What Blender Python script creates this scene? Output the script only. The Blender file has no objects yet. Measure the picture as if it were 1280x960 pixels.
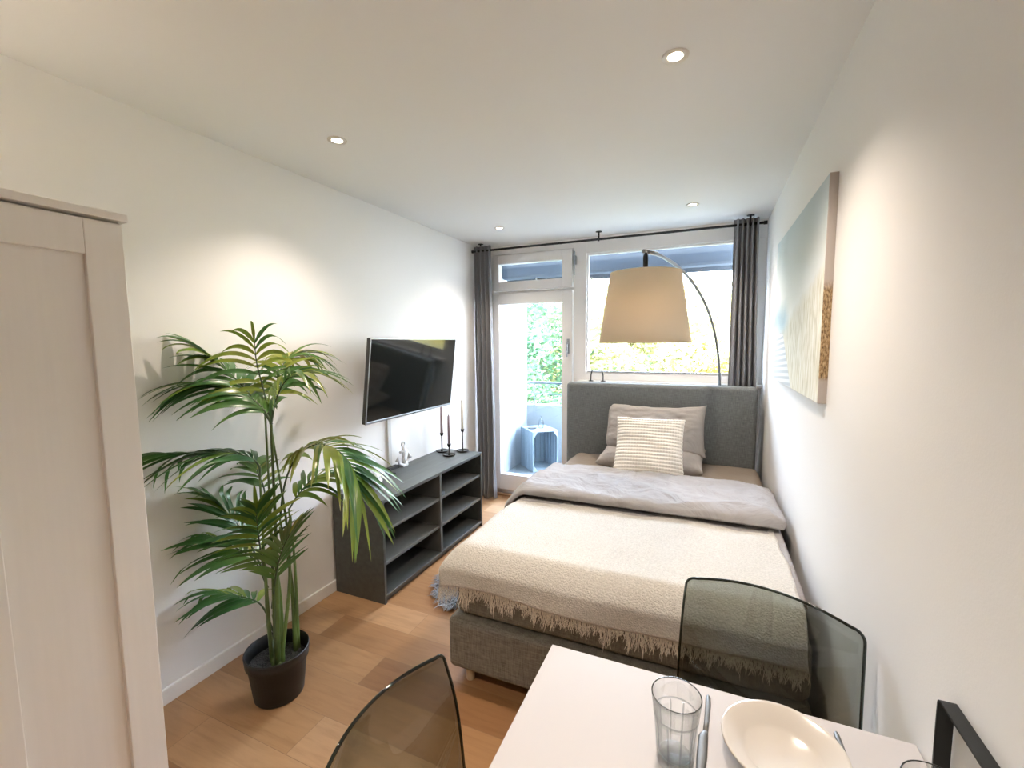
import bpy, bmesh, math, random
from mathutils import Vector, Matrix, noise
random.seed(7)
SC = bpy.context.scene
COL = SC.collection
PI = math.pi
sin, cos, rad = math.sin, math.cos, math.radians

# ------------------------------------------------------------------ room measures (metres)
XL, XR, H = -2.14, 0.402, 2.518      # left wall, right wall, ceiling
YW, YB = 4.10, -2.05                 # window wall (inner face), wall behind the camera

# ------------------------------------------------------------------ materials
def new_mat(name):
    m = bpy.data.materials.new(name); m.use_nodes = True
    nt = m.node_tree; nt.nodes.clear()
    out = nt.nodes.new('ShaderNodeOutputMaterial')
    return m, nt, out

def nd(nt, kind, **kw):
    n = nt.nodes.new(kind)
    for k, v in kw.items():
        if k in n.inputs: n.inputs[k].default_value = v
        else: setattr(n, k, v)
    return n

def ramp(nt, stops):
    r = nt.nodes.new('ShaderNodeValToRGB')
    e = r.color_ramp.elements
    while len(e) < len(stops): e.new(0.5)
    for el, (p, c) in zip(e, stops):
        el.position = p; el.color = (*c, 1) if len(c) == 3 else c
    return r

def mat(name, col, rough=0.5, metal=0.0, var=0.0, vscale=8.0, bump=0.0, bscale=200.0, stretch=(1, 1, 1),
        trans=0.0, sheen=0.0, spec=0.5, bdist=0.002, detail=4.0, crease=0.0):
    m, nt, out = new_mat(name)
    p = nd(nt, 'ShaderNodeBsdfPrincipled', Roughness=rough, Metallic=metal)
    p.inputs['Base Color'].default_value = (*col, 1)
    p.inputs['Specular IOR Level'].default_value = spec
    if sheen: p.inputs['Sheen Weight'].default_value = sheen
    tc = nd(nt, 'ShaderNodeTexCoord'); mp = nd(nt, 'ShaderNodeMapping'); mp.inputs['Scale'].default_value = stretch
    nt.links.new(tc.outputs['Object'], mp.inputs['Vector'])
    if var:
        n = nd(nt, 'ShaderNodeTexNoise', Scale=vscale, Detail=detail)
        nt.links.new(mp.outputs[0], n.inputs['Vector'])
        lo = tuple(max(0, c * (1 - var)) for c in col); hi = tuple(min(1, c * (1 + var)) for c in col)
        r = ramp(nt, [(0.3, lo), (0.7, hi)])
        nt.links.new(n.outputs['Fac'], r.inputs[0]); nt.links.new(r.outputs[0], p.inputs['Base Color'])
    if bump:
        n2 = nd(nt, 'ShaderNodeTexNoise', Scale=bscale, Detail=3.0)
        nt.links.new(mp.outputs[0], n2.inputs['Vector'])
        b = nd(nt, 'ShaderNodeBump', Strength=bump, Distance=bdist)
        nt.links.new(n2.outputs['Fac'], b.inputs['Height']); nt.links.new(b.outputs[0], p.inputs['Normal'])
        if crease:
            n3 = nd(nt, 'ShaderNodeTexNoise', Scale=5.0, Detail=3.5, Distortion=2.2); nt.links.new(mp.outputs[0], n3.inputs['Vector'])
            b3 = nd(nt, 'ShaderNodeBump', Strength=crease, Distance=0.03)
            nt.links.new(n3.outputs['Fac'], b3.inputs['Height']); nt.links.new(b3.outputs[0], b.inputs['Normal'])
    if trans:
        t = nd(nt, 'ShaderNodeBsdfTranslucent'); t.inputs['Color'].default_value = (*col, 1)
        mx = nd(nt, 'ShaderNodeMixShader'); mx.inputs[0].default_value = trans
        nt.links.new(p.outputs[0], mx.inputs[1]); nt.links.new(t.outputs[0], mx.inputs[2])
        nt.links.new(mx.outputs[0], out.inputs[0])
    else:
        nt.links.new(p.outputs[0], out.inputs[0])
    return m

def clear_mat(name, tint, ior=1.45, gloss=1.0, rough=0.0):
    """thin transparent sheet: lets light straight through, tinted, with Fresnel reflections"""
    m, nt, out = new_mat(name)
    t = nd(nt, 'ShaderNodeBsdfTransparent'); t.inputs['Color'].default_value = (*tint, 1)
    g = nd(nt, 'ShaderNodeBsdfGlossy', Roughness=rough); g.inputs['Color'].default_value = (gloss, gloss, gloss, 1)
    r0 = ((ior - 1) / (ior + 1)) ** 2                      # Schlick, the same from both sides of the sheet
    lw = nd(nt, 'ShaderNodeLayerWeight', Blend=0.5)
    pw = nd(nt, 'ShaderNodeMath', operation='POWER'); pw.inputs[1].default_value = 5.0
    f = nd(nt, 'ShaderNodeMath', operation='MULTIPLY_ADD'); f.inputs[1].default_value = 1 - r0; f.inputs[2].default_value = r0
    nt.links.new(lw.outputs['Facing'], pw.inputs[0]); nt.links.new(pw.outputs[0], f.inputs[0])
    mx = nd(nt, 'ShaderNodeMixShader')
    nt.links.new(f.outputs[0], mx.inputs[0]); nt.links.new(t.outputs[0], mx.inputs[1]); nt.links.new(g.outputs[0], mx.inputs[2])
    nt.links.new(mx.outputs[0], out.inputs[0])
    return m

def tumbler_mat(name):
    m, nt, out = new_mat(name)
    lw = nd(nt, 'ShaderNodeLayerWeight', Blend=0.5)
    r = ramp(nt, [(0.35, (0.97, 0.975, 0.975)), (0.75, (0.80, 0.82, 0.83)), (1.0, (0.36, 0.39, 0.40))]); nt.links.new(lw.outputs['Facing'], r.inputs[0])
    t = nd(nt, 'ShaderNodeBsdfTransparent'); nt.links.new(r.outputs[0], t.inputs['Color'])
    g = nd(nt, 'ShaderNodeBsdfGlass', Roughness=0.0, IOR=1.5)
    pw = nd(nt, 'ShaderNodeMath', operation='POWER'); pw.inputs[1].default_value = 5.0
    f = nd(nt, 'ShaderNodeMath', operation='MULTIPLY_ADD'); f.inputs[1].default_value = .6; f.inputs[2].default_value = .14
    nt.links.new(lw.outputs['Facing'], pw.inputs[0]); nt.links.new(pw.outputs[0], f.inputs[0])
    mx = nd(nt, 'ShaderNodeMixShader'); nt.links.new(f.outputs[0], mx.inputs[0]); nt.links.new(t.outputs[0], mx.inputs[1]); nt.links.new(g.outputs[0], mx.inputs[2])
    nt.links.new(mx.outputs[0], out.inputs[0]); return m

def emit_mat(name, col, strength):
    m, nt, out = new_mat(name)
    e = nd(nt, 'ShaderNodeEmission', Strength=strength); e.inputs['Color'].default_value = (*col, 1)
    nt.links.new(e.outputs[0], out.inputs[0]); return m

def floor_mat():
    m, nt, out = new_mat('oak_planks')
    p = nd(nt, 'ShaderNodeBsdfPrincipled', Roughness=0.42)
    tc = nd(nt, 'ShaderNodeTexCoord')
    mp = nd(nt, 'ShaderNodeMapping'); mp.inputs['Location'].default_value = (0.24, -0.124, 0)
    nt.links.new(tc.outputs['Object'], mp.inputs['Vector'])
    br = nd(nt, 'ShaderNodeTexBrick', Scale=1.0)
    br.offset = 0.37; br.offset_frequency = 2
    br.inputs['Color1'].default_value = (0, 0, 0, 1); br.inputs['Color2'].default_value = (1, 1, 1, 1)
    br.inputs['Mortar'].default_value = (0.45, 0.45, 0.45, 1)
    br.inputs['Mortar Size'].default_value = 0.0012; br.inputs['Mortar Smooth'].default_value = 0.1
    br.inputs['Brick Width'].default_value = 1.2; br.inputs['Row Height'].default_value = 0.193
    nt.links.new(mp.outputs[0], br.inputs['Vector'])
    tone = ramp(nt, [(0.0, (0.25, 0.122, 0.050)), (0.3, (0.335, 0.177, 0.078)), (0.7, (0.40, 0.225, 0.106)), (1.0, (0.475, 0.29, 0.155))])
    nt.links.new(br.outputs['Color'], tone.inputs[0])
    # grain, stretched along each plank and shifted per plank
    sep = nd(nt, 'ShaderNodeMapping'); sep.inputs['Scale'].default_value = (1.6, 14.0, 1.0)
    add = nd(nt, 'ShaderNodeVectorMath', operation='MULTIPLY_ADD')
    add.inputs[1].default_value = (5, 5, 5)
    nt.links.new(br.outputs['Color'], add.inputs[0]); nt.links.new(mp.outputs[0], add.inputs[2])
    nt.links.new(add.outputs[0], sep.inputs['Vector'])
    g = nd(nt, 'ShaderNodeTexNoise', Scale=2.4, Detail=8.0, Roughness=0.62, Distortion=0.8)
    nt.links.new(sep.outputs[0], g.inputs['Vector'])
    gr = ramp(nt, [(0.25, (0.80, 0.75, 0.70)), (0.5, (0.98, 0.97, 0.96)), (0.75, (1.08, 1.08, 1.08))])
    nt.links.new(g.outputs['Fac'], gr.inputs[0])
    mul = nd(nt, 'ShaderNodeMix', data_type='RGBA', blend_type='MULTIPLY'); mul.inputs[0].default_value = 1.0
    nt.links.new(tone.outputs[0], mul.inputs[6]); nt.links.new(gr.outputs[0], mul.inputs[7])
    mo = nd(nt, 'ShaderNodeMix', data_type='RGBA'); mo.inputs[7].default_value = (0.2, 0.12, 0.07, 1)
    sc = nd(nt, 'ShaderNodeMath', operation='MULTIPLY'); sc.inputs[1].default_value = 0.6
    nt.links.new(br.outputs['Fac'], sc.inputs[0]); nt.links.new(sc.outputs[0], mo.inputs[0]); nt.links.new(mul.outputs[2], mo.inputs[6])
    nt.links.new(mo.outputs[2], p.inputs['Base Color'])
    b = nd(nt, 'ShaderNodeBump', Strength=0.12, Distance=0.001)
    nt.links.new(g.outputs['Fac'], b.inputs['Height']); nt.links.new(b.outputs[0], p.inputs['Normal'])
    nt.links.new(p.outputs[0], out.inputs[0])
    return m

def weave_mat(name, c1, c2, scale=260.0, bump=0.25, rough=0.9):
    """mottled upholstery: two crossed thread directions plus soft blotches"""
    m, nt, out = new_mat(name)
    p = nd(nt, 'ShaderNodeBsdfPrincipled', Roughness=rough); p.inputs['Specular IOR Level'].default_value = 0.15
    tc = nd(nt, 'ShaderNodeTexCoord')
    fac = []
    for st in ((1, 1, 0.08), (0.08, 0.08, 1)):
        mp = nd(nt, 'ShaderNodeMapping'); mp.inputs['Scale'].default_value = st
        nt.links.new(tc.outputs['Object'], mp.inputs['Vector'])
        n = nd(nt, 'ShaderNodeTexNoise', Scale=scale, Detail=2.0); nt.links.new(mp.outputs[0], n.inputs['Vector'])
        fac.append(n)
    mx = nd(nt, 'ShaderNodeMath', operation='ADD'); nt.links.new(fac[0].outputs['Fac'], mx.inputs[0]); nt.links.new(fac[1].outputs['Fac'], mx.inputs[1])
    hf = nd(nt, 'ShaderNodeMath', operation='MULTIPLY'); hf.inputs[1].default_value = 0.5; nt.links.new(mx.outputs[0], hf.inputs[0])
    r = ramp(nt, [(0.36, c1), (0.64, c2)]); nt.links.new(hf.outputs[0], r.inputs[0]); nt.links.new(r.outputs[0], p.inputs['Base Color'])
    b = nd(nt, 'ShaderNodeBump', Strength=bump, Distance=0.001); nt.links.new(hf.outputs[0], b.inputs['Height']); nt.links.new(b.outputs[0], p.inputs['Normal'])
    nt.links.new(p.outputs[0], out.inputs[0]); return m

def print_mat():
    """canvas print: pale sky over a dune with a boardwalk and a strip of sea"""
    m, nt, out = new_mat('dune_print')
    p = nd(nt, 'ShaderNodeBsdfPrincipled', Roughness=0.75); p.inputs['Specular IOR Level'].default_value = 0.2
    tc = nd(nt, 'ShaderNodeTexCoord'); sx = nd(nt, 'ShaderNodeSeparateXYZ'); nt.links.new(tc.outputs['Generated'], sx.inputs[0])
    def math_(op, a, b=None, **kw):
        n = nd(nt, 'ShaderNodeMath', operation=op)
        for i, v in enumerate((a, b)):
            if v is None: continue
            if isinstance(v, (int, float)): n.inputs[i].default_value = v
            else: nt.links.new(v, n.inputs[i])
        return n.outputs[0]
    def mix_(f, a, b):
        n = nd(nt, 'ShaderNodeMix', data_type='RGBA')
        nt.links.new(f, n.inputs[0])
        for i, v in ((6, a), (7, b)):
            if isinstance(v, tuple): n.inputs[i].default_value = (*v, 1)
            else: nt.links.new(v, n.inputs[i])
        return n.outputs[2]
    Y, Z = sx.outputs['Y'], sx.outputs['Z']
    ns = nd(nt, 'ShaderNodeTexNoise', Scale=5.0, Detail=6.0); nt.links.new(tc.outputs['Generated'], ns.inputs['Vector'])
    sky = ramp(nt, [(0.45, (0.84, 0.85, 0.82)), (0.65, (0.74, 0.78, 0.79)), (1.0, (0.50, 0.58, 0.62))]); nt.links.new(Z, sky.inputs[0])
    # dune ridge climbs towards the near end
    ridge = math_('ADD', math_('MULTIPLY', math_('SUBTRACT', 1.0, Y), 0.34), math_('ADD', 0.24, math_('MULTIPLY', ns.outputs['Fac'], 0.12)))
    dune_f = math_('MULTIPLY', math_('SUBTRACT', ridge, Z), 14.0); dune_f = math_('MINIMUM', math_('MAXIMUM', dune_f, 0.0), 1.0)
    gmap = nd(nt, 'ShaderNodeMapping'); gmap.inputs['Scale'].default_value = (1, 55, 9); gmap.inputs['Rotation'].default_value = (0.35, 0, 0)
    nt.links.new(tc.outputs['Generated'], gmap.inputs['Vector'])
    gn = nd(nt, 'ShaderNodeTexNoise', Scale=1.0, Detail=5.0); nt.links.new(gmap.outputs[0], gn.inputs['Vector'])
    grass = ramp(nt, [(0.3, (0.50, 0.47, 0.36)), (0.5, (0.70, 0.68, 0.58)), (0.7, (0.80, 0.80, 0.76))]); nt.links.new(gn.outputs['Fac'], grass.inputs[0])
    c = mix_(dune_f, sky.outputs[0], grass.outputs[0])
    # sea patch at the far end
    sea = math_('MULTIPLY', math_('SUBTRACT', Y, 0.62), math_('SUBTRACT', 0.55, math_('ABSOLUTE', math_('SUBTRACT', Z, 0.34))))
    sea = math_('MINIMUM', math_('MAXIMUM', math_('MULTIPLY', math_('SUBTRACT', math_('MULTIPLY', math_('SUBTRACT', 0.16, math_('ABSOLUTE', math_('SUBTRACT', Z, math_('ADD', 0.36, math_('MULTIPLY', ns.outputs['Fac'], 0.12))))), 8.0), 0.1), 1.0), 0.0), 1.0)
    sea = math_('MULTIPLY', sea, math_('MINIMUM', math_('MAXIMUM', math_('MULTIPLY', math_('SUBTRACT', Y, 0.55), 7.0), 0.0), 1.0))
    c = mix_(sea, c, (0.42, 0.55, 0.62))
    # boardwalk: dark and pale slats low on the far half
    st = math_('GREATER_THAN', math_('FRACT', math_('MULTIPLY', math_('ADD', Z, math_('MULTIPLY', Y, 0.10)), 26.0)), 0.55)
    slat = mix_(st, (0.72, 0.74, 0.76), (0.52, 0.56, 0.60))
    board = math_('MULTIPLY', math_('LESS_THAN', Z, math_('SUBTRACT', 0.34, math_('MULTIPLY', math_('ABSOLUTE', math_('SUBTRACT', Y, 0.78)), 0.25))), math_('LESS_THAN', math_('ABSOLUTE', math_('SUBTRACT', Y, math_('ADD', 0.70, math_('MULTIPLY', Z, 0.4)))), math_('SUBTRACT', 0.24, math_('MULTIPLY', Z, 0.36))))
    c = mix_(board, c, slat)
    nt.links.new(c, p.inputs['Base Color']); nt.links.new(p.outputs[0], out.inputs[0])
    return m

def print_edge_mat():
    m, nt, out = new_mat('print_edge')
    p = nd(nt, 'ShaderNodeBsdfPrincipled', Roughness=0.8)
    tc = nd(nt, 'ShaderNodeTexCoord'); sx = nd(nt, 'ShaderNodeSeparateXYZ'); nt.links.new(tc.outputs['Generated'], sx.inputs[0])
    mp = nd(nt, 'ShaderNodeMapping'); mp.inputs['Scale'].default_value = (6, 30, 55); mp.inputs['Rotation'].default_value = (0, 0.3, 0)
    nt.links.new(tc.outputs['Generated'], mp.inputs['Vector'])
    n = nd(nt, 'ShaderNodeTexNoise', Scale=1.0, Detail=6.0); nt.links.new(mp.outputs[0], n.inputs['Vector'])
    g = ramp(nt, [(0.34, (0.10, 0.06, 0.03)), (0.5, (0.36, 0.24, 0.12)), (0.68, (0.62, 0.48, 0.30))]); nt.links.new(n.outputs['Fac'], g.inputs[0])
    z = ramp(nt, [(0.0, (1, 1, 1)), (0.10, (1, 1, 1)), (0.12, (0, 0, 0)), (0.50, (0, 0, 0)), (0.55, (1, 1, 1)), (1, (1, 1, 1))]); nt.links.new(sx.outputs['Z'], z.inputs[0])
    mx = nd(nt, 'ShaderNodeMix', data_type='RGBA'); mx.inputs[7].default_value = (0.50, 0.45, 0.42, 1)
    nt.links.new(z.outputs[0], mx.inputs[0]); nt.links.new(g.outputs[0], mx.inputs[6])
    nt.links.new(mx.outputs[2], p.inputs['Base Color']); nt.links.new(p.outputs[0], out.inputs[0]); return m

def leaf_mat(name, lo, mid, hi, trans=0.22, scale=3.0, rough=0.28):
    m, nt, out = new_mat(name)
    p = nd(nt, 'ShaderNodeBsdfPrincipled', Roughness=rough); p.inputs['Specular IOR Level'].default_value = 0.5
    tc = nd(nt, 'ShaderNodeTexCoord'); n = nd(nt, 'ShaderNodeTexNoise', Scale=scale, Detail=3.0)
    nt.links.new(tc.outputs['Object'], n.inputs['Vector'])
    r = ramp(nt, [(0.3, lo), (0.5, mid), (0.72, hi)]); nt.links.new(n.outputs['Fac'], r.inputs[0]); nt.links.new(r.outputs[0], p.inputs['Base Color'])
    t = nd(nt, 'ShaderNodeBsdfTranslucent'); nt.links.new(r.outputs[0], t.inputs['Color'])
    mx = nd(nt, 'ShaderNodeMixShader'); mx.inputs[0].default_value = trans
    nt.links.new(p.outputs[0], mx.inputs[1]); nt.links.new(t.outputs[0], mx.inputs[2]); nt.links.new(mx.outputs[0], out.inputs[0])
    return m

M = dict(
    wall=mat('white_wall', (0.80, 0.79, 0.775), 0.85, bump=0.12, bscale=220, spec=0.2),
    ceiling=mat('white_ceiling', (0.80, 0.795, 0.78), 0.9, spec=0.2),
    floor=floor_mat(),
    trim=mat('white_trim', (0.80, 0.79, 0.77), 0.45),
    upvc=mat('white_window_frame', (0.82, 0.81, 0.80), 0.35),
    seal=mat('grey_gasket', (0.22, 0.23, 0.24), 0.6),
    pane=clear_mat('window_glass', (0.97, 0.985, 0.985)),
    sill_wood=mat('threshold_wood', (0.34, 0.2, 0.11), 0.5, var=0.2, vscale=20),
    wardrobe=mat('white_foil', (0.77, 0.745, 0.71), 0.42, var=0.015, vscale=60, stretch=(1, 1, 0.05)),
    blackgap=mat('dark_gap', (0.03, 0.025, 0.02), 0.8),
    bench=mat('charcoal_wood', (0.080, 0.086, 0.081), 0.40, var=0.16, vscale=30, stretch=(1, 0.08, 1), bump=0.08, bscale=90),
    bench_edge=mat('charcoal_edge', (0.13, 0.13, 0.122), 0.42),
    tvscreen=mat('tv_glass', (0.006, 0.008, 0.008), 0.07, spec=0.6),
    tvframe=mat('tv_bezel', (0.03, 0.032, 0.035), 0.3),
    silver=mat('silver_edge', (0.36, 0.38, 0.40), 0.3, metal=1.0),
    blackmetal=mat('black_metal', (0.018, 0.02, 0.02), 0.42, metal=0.3),
    iron=mat('cast_iron', (0.03, 0.028, 0.026), 0.5, metal=0.6),
    mauve=mat('mauve_wax', (0.36, 0.26, 0.27), 0.55),
    cream=mat('cream_wax', (0.78, 0.68, 0.52), 0.5),
    steel=mat('brushed_steel', (0.56, 0.55, 0.53), 0.32, metal=1.0),
    cutlery=mat('matte_steel', (0.20, 0.205, 0.21), 0.5, metal=0.75),
    chrome=mat('chrome', (0.8, 0.8, 0.8), 0.08, metal=1.0),
    curtain=mat('grey_curtain', (0.25, 0.25, 0.265), 0.6, var=0.10, vscale=120, bump=0.1, bscale=500, sheen=0.2, trans=0.22),
    headboard=weave_mat('grey_headboard_weave', (0.125, 0.136, 0.138), (0.225, 0.238, 0.24)),
    bedbase=weave_mat('brown_grey_weave', (0.125, 0.116, 0.096), (0.235, 0.218, 0.182)),
    legwood=mat('pale_wood_leg', (0.50, 0.38, 0.24), 0.35),
    sheet=mat('taupe_sheet', (0.26, 0.215, 0.175), 0.85, bump=0.2, bscale=700, spec=0.2, crease=0.25),
    duvet=mat('greige_duvet', (0.36, 0.347, 0.345), 0.85, bump=0.25, bscale=420, spec=0.2, crease=0.6),
    pillow=mat('greige_pillow', (0.375, 0.345, 0.32), 0.85, bump=0.25, bscale=420, spec=0.2, crease=0.4),
    cushion=mat('cream_bobble', (0.86, 0.83, 0.78), 0.9, bump=0.3, bscale=350, spec=0.1),
    throw=mat('cream_boucle', (0.60, 0.575, 0.53), 0.95, var=0.12, vscale=140, bump=1.0, bscale=150, bdist=0.006, spec=0.05),
    fringe=mat('cream_fringe', (0.68, 0.62, 0.52), 0.95, var=0.15, vscale=120, spec=0.05),
    fur=mat('grey_sheepskin', (0.34, 0.37, 0.42), 0.9, var=0.35, vscale=30, spec=0.1),
    table=mat('white_table', (0.54, 0.515, 0.51), 0.38),
    plate=mat('white_stoneware', (0.62, 0.58, 0.53), 0.18),
    acrylic=clear_mat('smoked_acrylic', (0.60, 0.625, 0.60), ior=1.42),
    acrylic_rim=clear_mat('smoked_acrylic_rim', (0.30, 0.34, 0.32), ior=1.45),
    glass=tumbler_mat('tumbler_glass'),
    pot=mat('black_plastic', (0.008, 0.0085, 0.008), 0.5, bump=0.05, bscale=300),
    soil=mat('dark_gravel', (0.05, 0.055, 0.06), 0.55, var=0.7, vscale=160, bump=1.0, bscale=160, bdist=0.01),
    stem=mat('palm_stem', (0.11, 0.17, 0.045), 0.4, var=0.4, vscale=20, stretch=(1, 1, 0.2)),
    darkstem=mat('dark_rachis', (0.05, 0.085, 0.035), 0.4),
    leaf=leaf_mat('palm_leaf', (0.028, 0.10, 0.042), (0.065, 0.175, 0.045), (0.16, 0.27, 0.05)),
    leaf_y=leaf_mat('palm_leaf_yellow', (0.09, 0.20, 0.03), (0.22, 0.30, 0.04), (0.42, 0.40, 0.10)),
    shade=mat('linen_shade', (0.95, 0.85, 0.71), 0.9, bump=0.12, bscale=700, trans=0.55, spec=0.1),
    lens=emit_mat('lit_lens', (1.0, 0.86, 0.66), 9.0),
    ring=mat('white_ring', (0.66, 0.62, 0.57), 0.35),
    print_=print_mat(), print_edge=print_edge_mat(),
    ornament=mat('pale_ornament', (0.55, 0.56, 0.58), 0.55, var=0.2, vscale=60),
    plastic_grey=mat('light_plastic', (0.60, 0.61, 0.61), 0.45),
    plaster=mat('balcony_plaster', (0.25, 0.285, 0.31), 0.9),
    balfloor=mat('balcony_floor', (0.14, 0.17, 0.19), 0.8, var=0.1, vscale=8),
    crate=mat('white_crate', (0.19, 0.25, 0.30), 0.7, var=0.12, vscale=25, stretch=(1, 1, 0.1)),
    awning=mat('navy_awning', (0.075, 0.096, 0.125), 0.7),
    boxgrey=mat('dark_grey_plastic', (0.14, 0.17, 0.19), 0.35),
    polegrey=mat('brushed_grey_pole', (0.30, 0.31, 0.32), 0.3, metal=0.9),
    railpaint=mat('grey_rail_paint', (0.08, 0.11, 0.13), 0.5),
    bark=mat('bark', (0.12, 0.09, 0.06), 0.9, var=0.3),
    lawn=mat('lawn', (0.10, 0.105, 0.09), 0.95, var=0.3, vscale=2),
    tree_g=leaf_mat('tree_leaf_green', (0.03, 0.085, 0.045), (0.065, 0.14, 0.06), (0.15, 0.19, 0.07), 0.4, 1.4, 0.6),
    tree_y=leaf_mat('tree_leaf_autumn', (0.34, 0.31, 0.08), (0.52, 0.43, 0.13), (0.62, 0.45, 0.14), 0.4, 1.2, 0.6),
    tree_l=leaf_mat('tree_leaf_pale', (0.17, 0.20, 0.09), (0.32, 0.31, 0.12), (0.45, 0.36, 0.13), 0.4, 1.2, 0.6),
)

# ------------------------------------------------------------------ mesh collector
class MB:
    def __init__(s): s.v = []; s.f = []; s.sm = []; s.mi = []
    def quad(s, idx, smooth=False, mi=0): s.f.append(tuple(idx)); s.sm.append(smooth); s.mi.append(mi)
    def box(s, x0, x1, y0, y1, z0, z1, mi=0):
        b = len(s.v)
        s.v += [(x, y, z) for z in (z0, z1) for y in (y0, y1) for x in (x0, x1)]
        for q in ((0, 2, 3, 1), (4, 5, 7, 6), (0, 1, 5, 4), (2, 6, 7, 3), (0, 4, 6, 2), (1, 3, 7, 5)):
            s.quad([b + i for i in q], False, mi)
        return s
    def obox(s, c, ax, ay, az, mi=0):
        """box from a centre and three half-axis vectors"""
        b = len(s.v); c, ax, ay, az = map(Vector, (c, ax, ay, az))
        for k in (-1, 1):
            for j in (-1, 1):
                for i in (-1, 1): s.v.append(tuple(c + ax * i + ay * j + az * k))
        for q in ((0, 2, 3, 1), (4, 5, 7, 6), (0, 1, 5, 4), (2, 6, 7, 3), (0, 4, 6, 2), (1, 3, 7, 5)):
            s.quad([b + i for i in q], False, mi)
        return s
    def lathe(s, prof, c=(0, 0, 0), n=32, smooth=True, mi=0, close=False):
        b = len(s.v)
        for r, z in prof:
            for k in range(n):
                a = 2 * PI * k / n; s.v.append((c[0] + r * cos(a), c[1] + r * sin(a), c[2] + z))
        m = len(prof)
        for i in range(m - 1 if not close else m):
            j = (i + 1) % m
            for k in range(n):
                k2 = (k + 1) % n
                s.quad((b + i * n + k, b + i * n + k2, b + j * n + k2, b + j * n + k), smooth, mi)
        return s
    def tube(s, pts, r, n=10, caps=True, smooth=True, mi=0):
        pts = [Vector(p) for p in pts]; b = len(s.v); m = len(pts)
        rs = r if isinstance(r, (list, tuple)) else [r] * m
        up = None
        for i, p in enumerate(pts):
            t = (pts[min(i + 1, m - 1)] - pts[max(i - 1, 0)]).normalized()
            if up is None: up = Vector((0, 0, 1)) if abs(t.z) < 0.9 else Vector((1, 0, 0))
            u = (up - t * up.dot(t)).normalized(); w = t.cross(u); up = u
            for k in range(n):
                a = 2 * PI * k / n; s.v.append(tuple(p + (u * cos(a) + w * sin(a)) * rs[i]))
        for i in range(m - 1):
            for k in range(n):
                k2 = (k + 1) % n
                s.quad((b + i * n + k, b + i * n + k2, b + (i + 1) * n + k2, b + (i + 1) * n + k), smooth, mi)
        if caps:
            s.quad(list(range(b + n - 1, b - 1, -1)), False, mi); s.quad(list(range(b + (m - 1) * n, b + m * n)), False, mi)
        return s
    def grid(s, nu, nv, fn, smooth=True, mi=0, wrap_v=False):
        b = len(s.v)
        for i in range(nu):
            for j in range(nv): s.v.append(tuple(fn(i / (nu - 1), j / (nv - 1) if not wrap_v else j / nv)))
        for i in range(nu - 1):
            for j in range(nv - 1 if not wrap_v else nv):
                j2 = (j + 1) % nv
                s.quad((b + i * nv + j, b + (i + 1) * nv + j, b + (i + 1) * nv + j2, b + i * nv + j2), smooth, mi)
        return s
    def build(s, name, mats, parent=None, bevel=0.0, seg=2, solid=0.0, rim_mi=None, subsurf=0, recalc=True):
        me = bpy.data.meshes.new(name); me.from_pydata(s.v, [], s.f)
        if not isinstance(mats, (list, tuple)): mats = [mats]
        for m in mats: me.materials.append(m)
        for p, sm, mi in zip(me.polygons, s.sm, s.mi): p.use_smooth = sm; p.material_index = mi
        if recalc:
            bm = bmesh.new(); bm.from_mesh(me); bmesh.ops.recalc_face_normals(bm, faces=bm.faces); bm.to_mesh(me); bm.free()
        me.update()
        o = bpy.data.objects.new(name, me); COL.objects.link(o)
        if parent: o.parent = parent
        if solid:
            md = o.modifiers.new('solid', 'SOLIDIFY'); md.thickness = solid; md.offset = 0
            if rim_mi is not None: md.material_offset_rim = rim_mi
        if bevel:
            md = o.modifiers.new('bevel', 'BEVEL'); md.width = bevel; md.segments = seg; md.limit_method = 'ANGLE'; md.angle_limit = rad(40)
            md.harden_normals = False
        if subsurf:
            md = o.modifiers.new('sub', 'SUBSURF'); md.levels = subsurf; md.render_levels = subsurf
        return o

def tag(o, label=None, cat=None, group=None, kind=None):
    if label: o['label'] = label
    if cat: o['category'] = cat
    if group: o['group'] = group
    if kind: o['kind'] = kind
    return o
def thing(name, label, cat, loc=(0, 0, 0), rotz=0.0, group=None):
    o = bpy.data.objects.new(name, None); COL.objects.link(o); o.location = loc; o.rotation_euler = (0, 0, rotz)
    o.empty_display_size = 0.1
    return tag(o, label, cat, group)
def struct(name, mb, m, parent=None, **kw):
    o = mb.build(name, m, parent, **kw)
    if parent is None: o['kind'] = 'structure'
    return o
def copy_tree(o, parent=None):
    c = o.copy(); COL.objects.link(c)
    if parent: c.parent = parent
    for ch in list(o.children): copy_tree(ch, c)
    return c
def crom(pts, n):
    """Catmull-Rom through points, n samples"""
    P = [Vector(p) for p in pts]; P = [P[0] * 2 - P[1]] + P + [P[-1] * 2 - P[-2]]; m = len(P) - 3
    out = []
    for k in range(n):
        t = k / (n - 1) * m; i = min(int(t), m - 1); t -= i
        a, b, c, d = P[i:i + 4]
        out.append(0.5 * ((2 * b) + (c - a) * t + (2 * a - 5 * b + 4 * c - d) * t * t + (3 * b - a - 3 * c + d) * t ** 3))
    return out
def nz(x, y, z=0.0): return noise.noise(Vector((x, y, z)))
def lerp(a, b, t): return a + (b - a) * t
def sstep(a, b, x):
    t = min(1, max(0, (x - a) / (b - a))); return t * t * (3 - 2 * t)

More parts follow.
